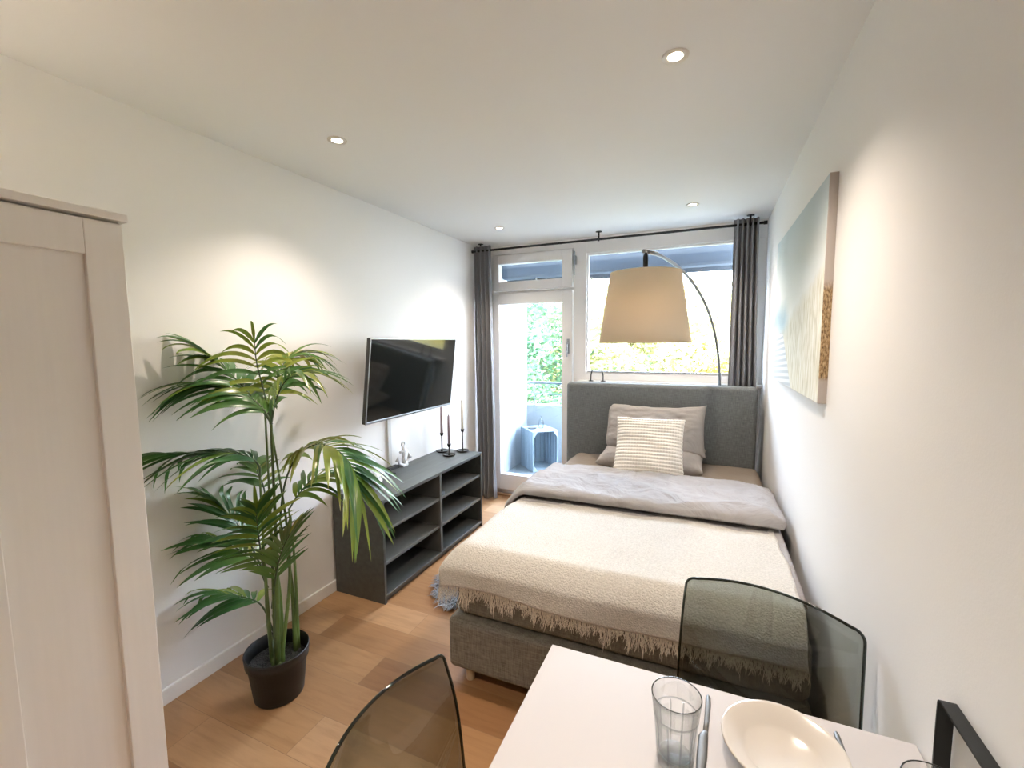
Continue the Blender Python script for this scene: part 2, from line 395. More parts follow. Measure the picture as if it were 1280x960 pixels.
# ================================================================== SETTING
struct('floor', MB().box(XL - .1, XR + .1, YB - .1, YW + .02, -0.08, 0), M['floor'])
struct('ceiling', MB().box(XL - .1, XR + .1, YB - .1, YW + .25, H, H + 0.12), M['ceiling'])
struct('wall_left', MB().box(XL - .15, XL, YB - .1, YW + .25, -0.08, H), M['wall'])
struct('wall_right', MB().box(XR, XR + .15, YB - .1, YW + .25, -0.08, H), M['wall'])
struct('wall_back', MB().box(XL, XR, YB - .15, YB, -0.08, H), M['wall'])
struct('baseboard_left', MB().box(XL, XL + .014, .76, YW, 0, .072), M['trim'], bevel=.003)
struct('baseboard_right', MB().box(XR - .014, XR, YB, YW, 0, .072), M['trim'], bevel=.003)
# parapet wall below the fixed window and narrow masonry strips
struct('wall_window', MB().box(-1.08, XR, YW + .04, YW + .22, -0.08, 1.19), M['wall'])
struct('trim_1', MB().box(-1.10, XR, YW - .10, YW + .05, 1.19, 1.215), M['trim'], bevel=.004)       # window board
# balcony door frame + transom + fixed window: fixed outer frame
fr = MB()
y0, y1 = YW, YW + .08
fr.box(XL, -1.995, y0, y1, 0.0, H)                    # left jamb
fr.box(-1.165, -1.045, y0, y1, 0.0, H)                # mullion between door and window
fr.box(-1.995, -1.165, y0, y1, 2.43, H)               # head over transom
fr.box(-1.995, -1.165, y0 + .012, y1, 2.055, 2.075)   # transom bar
fr.box(-1.995, -1.165, y0 + .01, y1, 0.0, .055)       # threshold
fr.box(-1.045, XR, y0, y1, 2.375, H)                  # head over window
fr.box(-1.045, XR, y0, y1, 1.215, 1.275)              # bottom rail
fr.box(.30, XR, y0, y1, 1.275, 2.375)                 # right stile
struct('trim_2', fr, M['upvc'], bevel=.004)
struct('trim_3', MB().box(-2.06, -1.10, YW - .05, YW - .002, 0.0, .018), M['sill_wood'], bevel=.004)  # timber threshold strip
# fixed window
w1 = MB()
for a in ((-1.045, -1.030, 1.275, 2.375), (.285, .30, 1.275, 2.375)): w1.box(a[0], a[1], y0 + .02, y1 - .01, a[2], a[3])
for a in ((1.275, 1.29), (2.36, 2.375)): w1.box(-1.03, .285, y0 + .02, y1 - .01, *a)
win1 = struct('window_1', w1, M['upvc'], bevel=.002)
MB().box(-1.032, .287, y0 + .045, y0 + .051, 1.288, 2.362).build('pane', M['pane'], win1)
MB().box(-1.03, .285, y0 + .012, y0 + .044, 1.289, 1.2975).build('glazing_strip', M['seal'], win1)
# transom sash
def sash(name, x0, x1, z0, z1, gx0, gx1, gz0, gz1):
    m = MB(); ya, yb = y0 - .022, y0 + .05
    m.box(x0, gx0, ya, yb, z0, z1); m.box(gx1, x1, ya, yb, z0, z1)
    m.box(gx0, gx1, ya, yb, z0, gz0); m.box(gx0, gx1, ya, yb, gz1, z1)
    o = struct(name, m, M['upvc'], bevel=.005)
    MB().box(gx0 - .004, gx1 + .004, y0 + .012, y0 + .018, gz0 - .004, gz1 + .004).build('pane', M['pane'], o)
    return o
win2 = sash('window_2', -1.985, -1.172, 2.078, 2.425, -1.925, -1.272, 2.165, 2.335)
lv = MB().tube([(-1.150, y0 - .03, 2.40), (-1.150, y0 - .034, 2.18)], .007, 8); lv.box(-1.162, -1.138, y0 - .03, y0 + .001, 2.28, 2.36)
lv.build('opening_lever', M['silver'], win2, bevel=.002)
door1 = sash('door_1', -1.985, -1.172, .058, 2.052, -1.925, -1.272, .222, 1.945)
hd = MB().box(-1.222, -1.196, y0 - .030, y0 - .021, 1.46, 1.60); hd.tube([(-1.209, y0 - .03, 1.56), (-1.209, y0 - .062, 1.56), (-1.209, y0 - .068, 1.55), (-1.209, y0 - .068, 1.43)], .008, 8)
hd.build('handle', M['silver'], door1, bevel=.002)

# balcony
YP = 5.36
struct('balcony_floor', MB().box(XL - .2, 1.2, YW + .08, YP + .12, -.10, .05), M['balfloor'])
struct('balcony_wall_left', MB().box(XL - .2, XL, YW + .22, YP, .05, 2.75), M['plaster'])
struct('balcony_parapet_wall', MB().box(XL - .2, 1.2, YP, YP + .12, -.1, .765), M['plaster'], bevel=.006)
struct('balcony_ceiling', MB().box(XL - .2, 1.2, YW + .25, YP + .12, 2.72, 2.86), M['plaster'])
struct('ground', MB().box(-60, 60, 6.2, 90, -5.2, -5.0), M['lawn'])

# ================================================================== DOWNLIGHTS
SPOT_E = 38
def downlight(x, y, label, e=1.0, first=[None]):
    t = thing('recessed_downlight', label, 'downlight', (x, y, H), 0, 'recessed ceiling downlights')
    MB().lathe([(.024, -.0005), (.026, -.003), (.030, -.0045), (.042, -.0045), (.044, -.002), (.044, .0)], n=40).build('trim_ring', M['ring'], t)
    MB().lathe([(.0005, -.0020), (.0245, -.0020)], n=32).build('lens', M['lens'], t)
    l = bpy.data.lights.new('downlight_lamp', 'SPOT'); l.energy = SPOT_E * e; l.color = (1.0, .85, .71)
    l.spot_size = rad(116); l.spot_blend = .85; l.shadow_soft_size = .022
    lo = bpy.data.objects.new('downlight_lamp', l); COL.objects.link(lo); lo.location = (0, 0, -.012); lo.parent = t
    return t
downlight(-1.62, 3.456, 'small round ceiling downlight near the grey curtain at the balcony door', .6)
downlight(-.13, 3.456, 'small round ceiling downlight above the bed head, before the window', .85)
downlight(-1.62, 1.677, 'round ceiling downlight above the potted palm', .8)
downlight(-.13, 1.677, 'round ceiling downlight above the bed foot, looking largest in the photo')
downlight(-1.62, -.10, 'round ceiling downlight in front of the white wardrobe', 1.1)
downlight(-.13, -.10, 'round ceiling downlight above the near side of the dining table', .7)

# ================================================================== WARDROBE
WX = -1.52
wd = thing('wardrobe', 'tall white panelled wardrobe standing against the left wall', 'wardrobe', (XL, .17, 0))
def W(mb, name, m, par=wd, **k):
    o = mb.build(name, m, par, **k); 
    if par is wd: o.location = (-wd.location.x, -wd.location.y, 0)
    return o
wy0, wy1 = -.42, .752
b = MB().box(XL + .016, WX - .022, wy0, wy1, .0, 1.912)
W(b, 'carcass', M['wardrobe'], bevel=.002)
W(MB().box(XL + .016, WX + .006, wy0 - .004, wy1 + .005, 1.914, 1.936), 'top_panel', M['wardrobe'], bevel=.002)
for k in range(3):
    a1 = .744 - k * .389; a0 = a1 - .385
    d = MB(); x0, x1 = WX - .02, WX
    d.box(x0, x1, a1 - .088, a1, .06, 1.905); d.box(x0, x1, a0, a0 + .088, .06, 1.905)
    d.box(x0, x1, a0 + .088, a1 - .088, 1.812, 1.905); d.box(x0, x1, a0 + .088, a1 - .088, .06, .15)
    do = W(d, 'door', M['wardrobe'], bevel=.0025)
    W(MB().box(x0, WX - .013, a0 + .08, a1 - .08, .14, 1.82), 'door_panel', M['wardrobe'], do)
    hk = MB().tube([(WX, a0 + .04, .93), (WX + .025, a0 + .04, .93), (WX + .03, a0 + .04, .94), (WX + .03, a0 + .04, 1.05), (WX + .025, a0 + .04, 1.06), (WX, a0 + .04, 1.06)], .006, 8)
    W(hk, 'handle', M['steel'], do)

# ================================================================== TV BENCH
bx0, bx1, by0, by1, bz = XL + .016, -1.735, 2.03, 3.30, .645
bn = thing('tv_bench', 'low charcoal open shelf unit with two bays, along the left wall under the television', 'shelf unit', (bx0, by0, 0))
def B(mb, name, m=M['bench'], **k):
    o = mb.build(name, m, bn, **k); o.location = (-bx0, -by0, 0); return o
T = .02
B(MB().box(bx0, bx1, by0, by1, bz - T, bz), 'top_panel', bevel=.0015)
B(MB().box(bx0, bx1 - .001, by0, by0 + T, 0, bz - T), 'side_panel', bevel=.0015)
B(MB().box(bx0, bx1 - .001, by1 - T, by1, 0, bz - T), 'side_panel', bevel=.0015)
ym = 2.665
B(MB().box(bx0 + .01, bx1 - .002, ym - .012, ym + .012, .05, bz - T), 'divider', M['bench_edge'], bevel=.0015)
B(MB().box(bx0 + .01, bx1 - .002, by0 + T, by1 - T, .03, .05), 'bottom_panel', bevel=.0015)
B(MB().box(bx0 + .01, bx1 - .02, by0 + T, by1 - T, 0, .03), 'plinth')
B(MB().box(bx0, bx0 + .008, by0 + T, by1 - T, .05, bz - T), 'back_panel')
for a, c in ((by0 + T, ym - .012), (ym + .012, by1 - T)):
    for z in (.252, .455):
        B(MB().box(bx0 + .01, bx1 - .008, a, c, z - .018, z), 'shelf', M['bench_edge'], bevel=.0015)
o = MB().box(-1.84, -1.755, 2.690, 2.745, .4555, .480).build('cable_box', M['boxgrey'], bevel=.004)
tag(o, 'small dark grey box on the upper far shelf of the charcoal shelf unit', 'box')

# ================================================================== TELEVISION (tilted forward on a wall arm)
tv = thing('television', 'flat black wall television tilted down above the charcoal shelf unit', 'television', (-1.86, 2.54, 1.345))
tilt = math.atan2(.065, .519)
tv.rotation_euler = (0, tilt, 0)          # local X faces the room, top leans into the room
hw, hh = .482, .2615
MB().box(.0, .028, -hw, hw, -hh, hh).build('back_shell', M['tvframe'], tv, bevel=.006)
MB().box(-.03, .0, -hw * .6, hw * .6, -hh * .8, hh * .3).build('rear_housing', M['tvframe'], tv, bevel=.01)
MB().box(.0282, .0292, -hw + .009, hw - .009, -hh + .016, hh - .009).build('screen', M['tvscreen'], tv)
bz_ = MB(); e = .004
for a in ((-hw, -hw + .007, -hh, hh), (hw - .007, hw, -hh, hh), (-hw + .007, hw - .007, -hh, -hh + .014), (-hw + .007, hw - .007, hh - .007, hh)):
    bz_.box(.0275, .0315, *a)
bz_.build('bezel', M['silver'], tv, bevel=.001)
MB().box(.0312, .0325, -.018, .018, -hh + .004, -hh + .010).build('badge', M['tvframe'], tv)
am = MB().box(-.245, -.03, -.03, .03, -.05, .0); am.box(-.262, -.24, -.12, .12, -.14, .10); am.box(-.05, -.03, -.15, .15, -.12, .08)
am.build('wall_arm', M['blackmetal'], tv, bevel=.003)
# cable channel from the television to the bench
cc = MB().box(XL, XL + .02, 2.575, 2.612, .66, 1.17)
o = cc.build('cable_channel', M['plastic_grey'], bevel=.004); tag(o, 'slim vertical pale cable channel on the left wall below the television', 'cable channel')
pl = MB().box(XL + .018, XL + .055, 2.535, 2.645, .6455, .668); pl.tube([(XL + .05, 2.55, .66), (XL + .07, 2.53, .652), (XL + .10, 2.50, .650), (XL + .13, 2.51, .650)], .004, 6)
o = pl.build('power_plug', M['blackmetal'], bevel=.003); tag(o, 'black power plug and lead at the foot of the cable channel on the shelf unit', 'plug')

# anchor ornament on the bench
an = MB(); ax, ay, az = -2.085, 2.70, .6455
an.tube([(ax, ay, az + .01), (ax, ay, az + .150)], .013, 10)
an.tube([(ax, ay - .04, az + .112), (ax, ay + .04, az + .112)], .010, 8)
ring = [(ax, ay + .018 * cos(t), az + .165 + .018 * sin(t)) for t in [2 * PI * k / 16 for k in range(17)]]
an.tube(ring, .006, 8, caps=False)
arc = [(ax, ay + .070 * sin(t), az + .078 - .070 * cos(t)) for t in [rad(-75) + rad(150) * k / 14 for k in range(15)]]
an.tube(arc, [.004 + .011 * sin(PI * k / 14) for k in range(15)], 8)
for s_ in (-1, 1): an.tube([(ax, ay + s_ * .074, az + .048), (ax, ay + s_ * .062, az + .088)], [.018, .002], 8)
an.box(ax - .02, ax + .02, ay - .03, ay + .03, az, az + .012)
o = an.build('anchor_ornament', M['ornament'], bevel=0); tag(o, 'small pale anchor ornament standing on the charcoal shelf unit against the wall', 'ornament')
# pale knobbly ornament half hidden by palm leaves
kn = MB()
for k in range(9):
    a = k * 2.4; r = .028 + .006 * sin(k * 3); cx, cy, cz = -1.98 + .03 * cos(a), 2.24 + .03 * sin(a), .672 + .018 * (k % 3)
    kn.grid(7, 10, lambda u, v: (cx + r * sin(PI * u) * cos(2 * PI * v), cy + r * sin(PI * u) * sin(2 * PI * v), cz - r * cos(PI * u)), wrap_v=True)
o = kn.build('coral_ornament', M['trim']); tag(o, 'white knobbly coral ornament on the shelf unit behind the palm leaves', 'ornament')

# ---- candle holders and candles
holders = [(-2.055, 3.185, .165, .242, 'mauve', 'tall black candle holder at the wall, leftmost of the three on the shelf unit', 'mauve taper candle in the holder nearest the wall, its tip behind the television'),
           (-1.930, 3.098, .098, .258, 'mauve', 'short black candle holder with the lowest stem, in front of the two taller ones', 'mauve taper candle in the short front holder'),
           (-1.897, 3.262, .195, .268, 'cream', 'tallest black candle holder, beside the grey curtain at the shelf unit end', 'cream taper candle in the tallest holder beside the curtain')]
for x, y, h, ch, c, lab, clab in holders:
    t = thing('candle_holder', lab, 'candle holder', (x, y, bz), 0, 'black candle holders on the shelf unit')
    MB().lathe([(.0005, .0), (.040, .0), (.050, .006), (.0535, .012), (.0515, .0125), (.045, .009), (.012, .006), (.0005, .006)], n=36).build('dish', M['iron'], t)
    MB().lathe([(.0005, .005), (.012, .006), (.008, .012), (.0055, .02), (.0055, h - .03), (.008, h - .026)], n=16).build('stem', M['iron'], t)
    MB().lathe([(.0055, h - .03), (.012, h - .022), (.0155, h - .006), (.0165, h), (.0125, h), (.0115, h - .016), (.0005, h - .017)], n=24).build('cup', M['iron'], t)
    cn = thing('taper_candle', clab, 'candle', (x, y, bz + h - .0165), 0, 'taper candles in black holders')
    MB().lathe([(.0005, .0), (.0112, .0), (.0106, ch * .6), (.0085, ch - .012), (.004, ch - .003), (.0005, ch)], n=18).build('wax', M[c], cn)
    MB().tube([(0, 0, ch - .003), (.001, 0, ch + .008)], .0012, 6).build('wick', M['iron'], cn)

# ================================================================== POTTED PALM
px0, py0 = -1.733, 1.300
palm = thing('potted_palm', 'tall green palm with arching fronds in a black pot by the left wall', 'plant', (px0, py0, 0))
def PL(mb, name, m, par=palm, **k):
    o = mb.build(name, m, par, **k)
    if par is palm: o.location = (-px0, -py0, 0)
    return o
pc = (px0, py0, 0)
PL(MB().lathe([(.0005, 0.001), (.098, 0.0), (.102, .006), (.121, .165), (.129, .168), (.133, .212), (.131, .216), (.127, .214), (.120, .17), (.116, .13)], pc, 48), 'pot', M['pot'])
def soil(u, v):
    r = .117 * u; a = 2 * PI * v
    return (px0 + r * cos(a), py0 + r * sin(a), .155 + .012 * nz(r * cos(a) * 60, r * sin(a) * 60) * (u < .97))
PL(MB().grid(14, 40, soil, wrap_v=True), 'gravel', M['soil'])
stems = [[(-1.711, 1.302, .150), (-1.745, 1.40, .60), (-1.786, 1.372, 1.235)], [(-1.734, 1.292, .150), (-1.845, 1.39, .70), (-1.812, 1.37, 1.26)],
         [(-1.71, 1.281, .150), (-1.790, 1.37, .654), (-1.768, 1.365, 1.228)],
         [(-1.706, 1.293, .150), (-1.812, 1.385, .642), (-1.793, 1.38, 1.22)],
         [(-1.737, 1.274, .150), (-1.808, 1.32, .599), (-1.777, 1.30, .985)],
         [(-1.713, 1.381, .150), (-1.800, 1.445, .455), (-1.795, 1.40, .765)],
         [(-1.712, 1.393, .150), (-1.800, 1.47, .521), (-1.832, 1.48, .78)],
         [(-1.719, 1.272, .150), (-1.845, 1.345, .303), (-1.867, 1.36, .49)],
         [(-1.699, 1.28, .150), (-1.802, 1.352, .20), (-1.829, 1.36, .31)],
         [(-1.7, 1.301, .150), (-1.784, 1.37, .426), (-1.851, 1.38, .80)]]
for i, s_ in enumerate(stems):
    c = crom(s_, 16); n = len(c)
    r0 = .0125 if i in (2, 5, 7, 8) else .009
    PL(MB().tube(c, [lerp(r0, .0045, min(1, k / (n - 1) * 1.3)) for k in range(n)], 8), 'stem', M['stem'])
def frond(pts, n, L, s0=.25, droop=.10, spread=(70, 18), lift=.25, w=.0115, side=None, bias=(1, 1), seed=0, my=0.0, upv=(0, 0, 1)):
    rnd = random.Random(seed)
    N = 40; c = crom(pts, N); lf = MB(); rc = MB()
    rc.tube(c, [lerp(.0048, .0016, k / (N - 1)) for k in range(N)], 6)
    def leaflet(base, d, up, LL, ww, dr):
        b0 = len(lf.v); seg = 9
        bx = d.cross(up).normalized()
        mi = 1 if rnd.random() < my else 0
        tw = rnd.uniform(-.5, .5)
        for k in range(seg + 1):
            t = k / seg
            q = base + d * (LL * t) + Vector((0, 0, -1)) * (dr * LL * (t ** 2) * 1.3)
            dd = (d + Vector((0, 0, -1)) * (2.6 * dr * t)).normalized()
            B_ = (bx - dd * bx.dot(dd)).normalized(); Nn = dd.cross(B_)
            B2 = B_ * cos(tw * t) + Nn * sin(tw * t); N2 = dd.cross(B2)
            wd_ = ww * min(1, (.25 + t * 3.2)) * (1 - t ** 2.6) + .0004
            for sgn, off in ((-1, .28), (0, 0), (1, .28)):
                pnt = q + B2 * (wd_ * sgn) + N2 * (-wd_ * off)
                lf.v.append((max(pnt.x, XL + .006), max(pnt.y, .775), max(pnt.z, .02)))
        for k in range(seg):
            a = b0 + k * 3
            lf.quad((a, a + 1, a + 4, a + 3), True, mi); lf.quad((a + 1, a + 2, a + 5, a + 4), True, mi)
    for k in range(n):
        s = lerp(s0, .985, k / (n - 1)); i = min(N - 2, int(s * (N - 1))); f = s * (N - 1) - i
        p = c[i].lerp(c[i + 1], f); Tn = (c[min(i + 1, N - 1)] - c[max(i - 1, 0)]).normalized()
        S = Vector(side) if side else Tn.cross(Vector(upv))
        S = (S - Tn * S.dot(Tn)).normalized(); up = S.cross(Tn)
        if up.z < 0 and not side: up = -up
        q = (k / (n - 1))
        ang = rad(lerp(spread[0], spread[1], q))
        LL0 = L * (.62 + .38 * sin(PI * (.18 + .70 * q)))
        for sg, bb in ((-1, bias[0]), (1, bias[1])):
            if bb <= 0: continue
            a = ang * rnd.uniform(.86, 1.14)
            d = (Tn * cos(a) + S * (sg * sin(a)) + up * (lift * rnd.uniform(.6, 1.4))).normalized()
            leaflet(p, d, up, LL0 * bb * rnd.uniform(.92, 1.2), w * rnd.uniform(1.15, 1.65), droop * rnd.uniform(.7, 1.5))
    Tn = (c[-1] - c[-3]).normalized(); S = Vector(side) if side else Tn.cross(Vector(upv)); S = (S - Tn * S.dot(Tn)).normalized()
    leaflet(c[-1], Tn, S.cross(Tn), L * .8, w, droop)
    fo = PL(lf, 'frond', [M['leaf'], M['leaf_y']], recalc=False)
    PL(rc, 'rachis', M['darkstem'], fo)
FR = {
    'A': [(-1.759, 1.36, 1.218), (-1.868, 1.363, 1.32), (-1.983, 1.335, 1.442), (-2.026, 1.266, 1.527)],
    'A2': [(-1.759, 1.36, 1.218), (-1.825, 1.358, 1.296), (-1.93, 1.323, 1.368), (-1.986, 1.231, 1.4)],
    'B': [(-1.795, 1.38, 1.212), (-1.864, 1.41, 1.351), (-1.912, 1.419, 1.478), (-1.904, 1.407, 1.579)],
    'C': [(-1.79, 1.38, 1.212), (-1.854, 1.471, 1.39), (-1.896, 1.565, 1.492), (-1.881, 1.638, 1.513)],
    'C2': [(-1.764, 1.36, 1.217), (-1.75, 1.38, 1.323), (-1.703, 1.4, 1.411), (-1.627, 1.42, 1.436)],
    'D': [(-1.777, 1.3, 0.979), (-1.781, 1.303, 1.039), (-1.812, 1.283, 1.079), (-1.87, 1.229, 1.108), (-1.955, 1.166, 1.115), (-2.023, 1.067, 1.128)],
    'E': [(-1.795, 1.4, 0.758), (-1.775, 1.42, 0.925), (-1.729, 1.45, 1.047), (-1.658, 1.48, 1.103), (-1.581, 1.5, 1.105), (-1.507, 1.52, 1.059), (-1.449, 1.52, 0.991), (-1.422, 1.52, 0.894)],
    'E2': [(-1.832, 1.48, 0.773), (-1.816, 1.52, 0.83), (-1.793, 1.6, 0.898), (-1.724, 1.68, 0.917)],
    'F': [(-1.867, 1.36, 0.483), (-1.801, 1.3, 0.647), (-1.742, 1.25, 0.787), (-1.703, 1.22, 0.888)],
    'G': [(-1.871, 1.36, 0.51), (-1.972, 1.363, 0.646), (-2.045, 1.335, 0.762), (-2.061, 1.266, 0.854)],
    'G2': [(-1.85, 1.36, 0.436), (-1.92, 1.352, 0.562), (-2.021, 1.335, 0.61), (-2.083, 1.277, 0.663)],
    'H': [(-1.83, 1.36, 0.224), (-1.893, 1.357, 0.337), (-1.971, 1.336, 0.373), (-2.022, 1.266, 0.42)],
    'J': [(-1.831, 1.36, 0.342), (-1.752, 1.33, 0.53), (-1.694, 1.32, 0.658), (-1.638, 1.32, 0.748)],
    'K': [(-1.851, 1.38, 0.795), (-1.917, 1.42, 0.888), (-2.01, 1.46, 0.945), (-2.06, 1.5, 0.97)],
}
frond(FR['A'], 13, .30, .35, .38, (58, 12), .08, .0115, seed=1, my=.35)
frond(FR['A2'], 15, .30, .20, .36, (52, 14), .02, .012, seed=2, my=.12)
frond(FR['B'], 8, .27, .35, .42, (72, 26), .12, .0070, side=(.35, .9, 0), seed=3, my=.8)
frond(FR['C'], 20, .26, .22, .55, (66, 20), .25, .0080, seed=4, my=.5)
frond(FR['C2'], 15, .26, .18, .42, (58, 20), .15, .0085, seed=5, my=.4)
frond(FR['D'], 13, .29, .30, .34, (48, 14), -.02, .0125, seed=6, my=.05)
frond(FR['E'], 23, .275, .26, .34, (80, 30), .16, .0115, seed=7, my=.6)
frond(FR['E2'], 11, .27, .30, .40, (60, 20), .1, .010, seed=8, my=.4)
frond(FR['F'], 15, .25, .20, .18, (54, 18), .10, .0085, side=(.35, .93, 0), seed=9, my=.4)
frond(FR['G'], 12, .28, .28, .22, (52, 12), .10, .0110, seed=10, my=.1)
frond(FR['G2'], 9, .27, .35, .30, (58, 18), .05, .0115, seed=11, my=.1)
frond(FR['H'], 8, .27, .45, .35, (56, 16), .02, .0115, seed=12, my=.25)
frond(FR['J'], 11, .22, .30, .15, (46, 16), .10, .0080, seed=13, my=.15)
frond(FR['K'], 8, .20, .35, .25, (55, 18), .10, .010, seed=14, my=.1)

# ================================================================== CURTAIN ROD AND CURTAINS
ry, rz = 3.93, 2.452
rod = thing('curtain_rod', 'thin black curtain rod hung from the ceiling across the window wall', 'curtain rod', (-.9, ry, rz))
MB().tube([(-1.225, 0, 0), (1.255, 0, 0)], .010, 12).build('rod', M['blackmetal'], rod)
for s_, x in ((-1, -1.225), (1, 1.255)):
    MB().tube([(x - .0, 0, 0), (x + s_ * .025, 0, 0)], .0145, 12).build('finial', M['blackmetal'], rod)
for x in (-1.145, .005, 1.165):
    MB().tube([(x, 0, -.016), (x, 0, H - rz - .002)], .007, 10).lathe([(.0005, H - rz - .006), (.026, H - rz - .006), (.027, H - rz - .001), (.0005, H - rz - .001)], (x, 0, 0), 20).build('ceiling_bracket', M['blackmetal'], rod)
def curtain(name, label, xa, xb, xa2, xb2, z0, folds, amp, seed, grp='grey pleated curtains'):
    nv, nu = 26, folds * 18 + 1
    def fn(u, v):
        z = lerp(2.494, z0, v); e = sstep(.0, 1, v)
        xl, xr = lerp(xa, xa2, e), lerp(xb, xb2, e)
        ph = u * folds * 2 * PI
        a = amp * (.75 + .5 * v) * (1 + .35 * nz(u * 3 + seed, v * 2))
        if v < .03: a *= .8
        y = ry + a * sin(ph + .5 * nz(u * 4, v * 2.2, seed)) + .012 * nz(u * 2, v * 5, seed + 3) * v
        x = lerp(xl, xr, u) + .010 * sin(2 * ph) + .012 * nz(u * 6, v * 3, seed + 9) * v
        if v > .93: x += .014 * (v - .93) / .07 * sin(ph * .5 + seed); y -= .02 * (v - .93) / .07
        return (x, y, z)
    o = MB().grid(nu, nv, fn).build(name, M['curtain'], solid=.004, recalc=False)
    return tag(o, label, 'curtain', grp)
curtain('curtain', 'long grey pleated curtain gathered at the left wall beside the balcony door', -2.115, -1.935, -2.11, -1.900, .02, 4, .034, 2)
curtain('curtain', 'grey pleated curtain hanging at the right wall behind the headboard', .155, .325, .150, .372, .03, 5, .034, 5)

# ================================================================== BED
bx_l, bx_r, by_f, by_h = -1.062, .362, 1.655, 3.75
bed = thing('bed', 'upholstered grey box spring bed with tall headboard along the right wall', 'bed', (-.35, 2.7, 0))
def BD(mb, name, m, **k):
    o = mb.build(name, m, bed, **k); o.location = (.35, -2.7, 0); return o
BD(MB().box(bx_l, bx_r, by_f, by_h - .005, .075, .318), 'box_spring', M['bedbase'], bevel=.028, seg=4)
BD(MB().box(bx_l + .028, bx_r - .005, by_f + .03, by_h - .005, .322, .545), 'mattress', M['bedbase'], bevel=.04, seg=5)
BD(MB().box(-1.128, .352, by_h, by_h + .105, .06, 1.220), 'headboard', M['headboard'], bevel=.032, seg=5)
for x, y in ((bx_l + .085, by_f + .06), (bx_r - .085, by_f + .06), (bx_l + .085, by_h - .15), (bx_r - .085, by_h - .15)):
    BD(MB().lathe([(.0005, 0), (.018, 0), (.0195, .004), (.023, .085), (.0005, .085)], (x, y, 0), 20), 'leg', M['legwood'])

# --- edge folding for cloth: top plane coordinates (a, b), height above the plane
ZT = .600
def fold1(a, edge, sign, r):
    """distance past an edge -> (position along axis, drop)"""
    d = (a - edge) * sign
    if d <= 0: return a, 0.0
    q = r * PI / 2
    if d < q: t = d / r; return edge + sign * r * sin(t), r * (1 - cos(t))
    return edge + sign * (r + .02 * (d - q)), r + (d - q)
def drape(a, b, h, xl=-1.045, yf=1.69, r=.055):
    x, d1 = fold1(a, xl + r, -1, r); y, d2 = fold1(b, yf + r, -1, r)
    n1 = min(1, d1 / r); n2 = min(1, d2 / r)
    drop = max(d1, d2) + .25 * min(d1, d2)
    k = max(n1, n2)
    return x - h * n1, y - h * n2, ZT - drop + h * (1 - .6 * k)
# fitted sheet over the mattress top
def fit(u, v):
    a = lerp(-1.20, .372, u); b = lerp(1.86, 3.742, v)
    x, d = fold1(a, -1.04 + .05, -1, .05); x2, d2 = fold1(x, .372 - .05, 1, .05)
    hh_ = .008 * nz(a * 5, b * 5) + .004 * nz(a * 14, b * 9, 3)
    x2 = min(x2, .376)
    return (x2, b, ZT + .006 - d - d2 + hh_ - .012 * sstep(3.70, 3.742, b) * 0)
o = MB().grid(70, 80, fit).build('fitted_sheet', M['sheet'], solid=.006, recalc=False)
tag(o, 'smooth taupe sheet covering the mattress at the head of the bed', 'sheet')

# duvet: one folded loop in section, turned back over the throw
prof = [(2.415, .662), (2.425, .690), (2.48, .708), (2.60, .706), (2.80, .700), (3.00, .690), (3.09, .676), (3.125, .652), (3.115, .630), (3.06, .618),
        (2.6, .612), (2.1, .612), (1.90, .612), (1.845, .614), (1.835, .622), (1.90, .632), (2.1, .634), (2.62, .636), (2.68, .645), (2.62, .654), (2.50, .654), (2.44, .652)]
pr = crom([(0, a, b_) for a, b_ in prof + prof[:1]], 150)[:-1]
def duv(u, v):
    p = pr[int(round(v * (len(pr)))) % len(pr)]
    topf = sstep(.645, .69, p.z)
    xa = lerp(-1.055, -1.20, topf) ; xb = lerp(.352, .372, topf)
    a = lerp(xa - .03, xb, u)
    y = p.y; h = p.z - ZT
    # hem wanders, body wrinkles
    hem = sstep(2.75, 2.40, p.y) * topf
    y += (.018 * sin(a * 3.1 + .6) + .012 * nz(a * 4, 1.7)) * hem
    y += .03 * nz(a * 2.3, 5.1) * sstep(2.95, 3.12, p.y)
    wr = .016 * nz(a * 4.2 + y * 3.4, y * 4.5 - a * 2.2, 1.3) + .009 * nz(a * 12 + y * 9, y * 8 - a * 6, 4.1) + .012 * abs(nz(a * 6 - y * 8, y * 5 + a * 3, 8.7))
    h += wr * topf + .010 * topf * (1 - abs(nz(a * 3.5 + y * 2.5 + 2 * nz(a * 2, y * 2, 1), y * 3.5 - a * 2.5, 2.2))) ** 6
    e = min(u, 1 - u)
    h -= .022 * (1 - sstep(0, .05, 1 - u)) * topf
    x, d = fold1(a, -1.045 + .055, -1, .055)
    n1 = min(1, d / .055)
    if u > .985: y = lerp(y, y, 1)
    return (max(-1.16, x - h * n1 * .8), y, ZT - d + h * (1 - .75 * n1))
dm = MB().grid(120, len(pr), duv, wrap_v=True)
n_ = len(pr); dm.quad(list(range(n_))[::-1], False); dm.quad(list(range(119 * n_, 120 * n_)), False)
o = dm.build('duvet', M['duvet'])
tag(o, 'crumpled light greige duvet folded back across the middle of the bed', 'duvet')

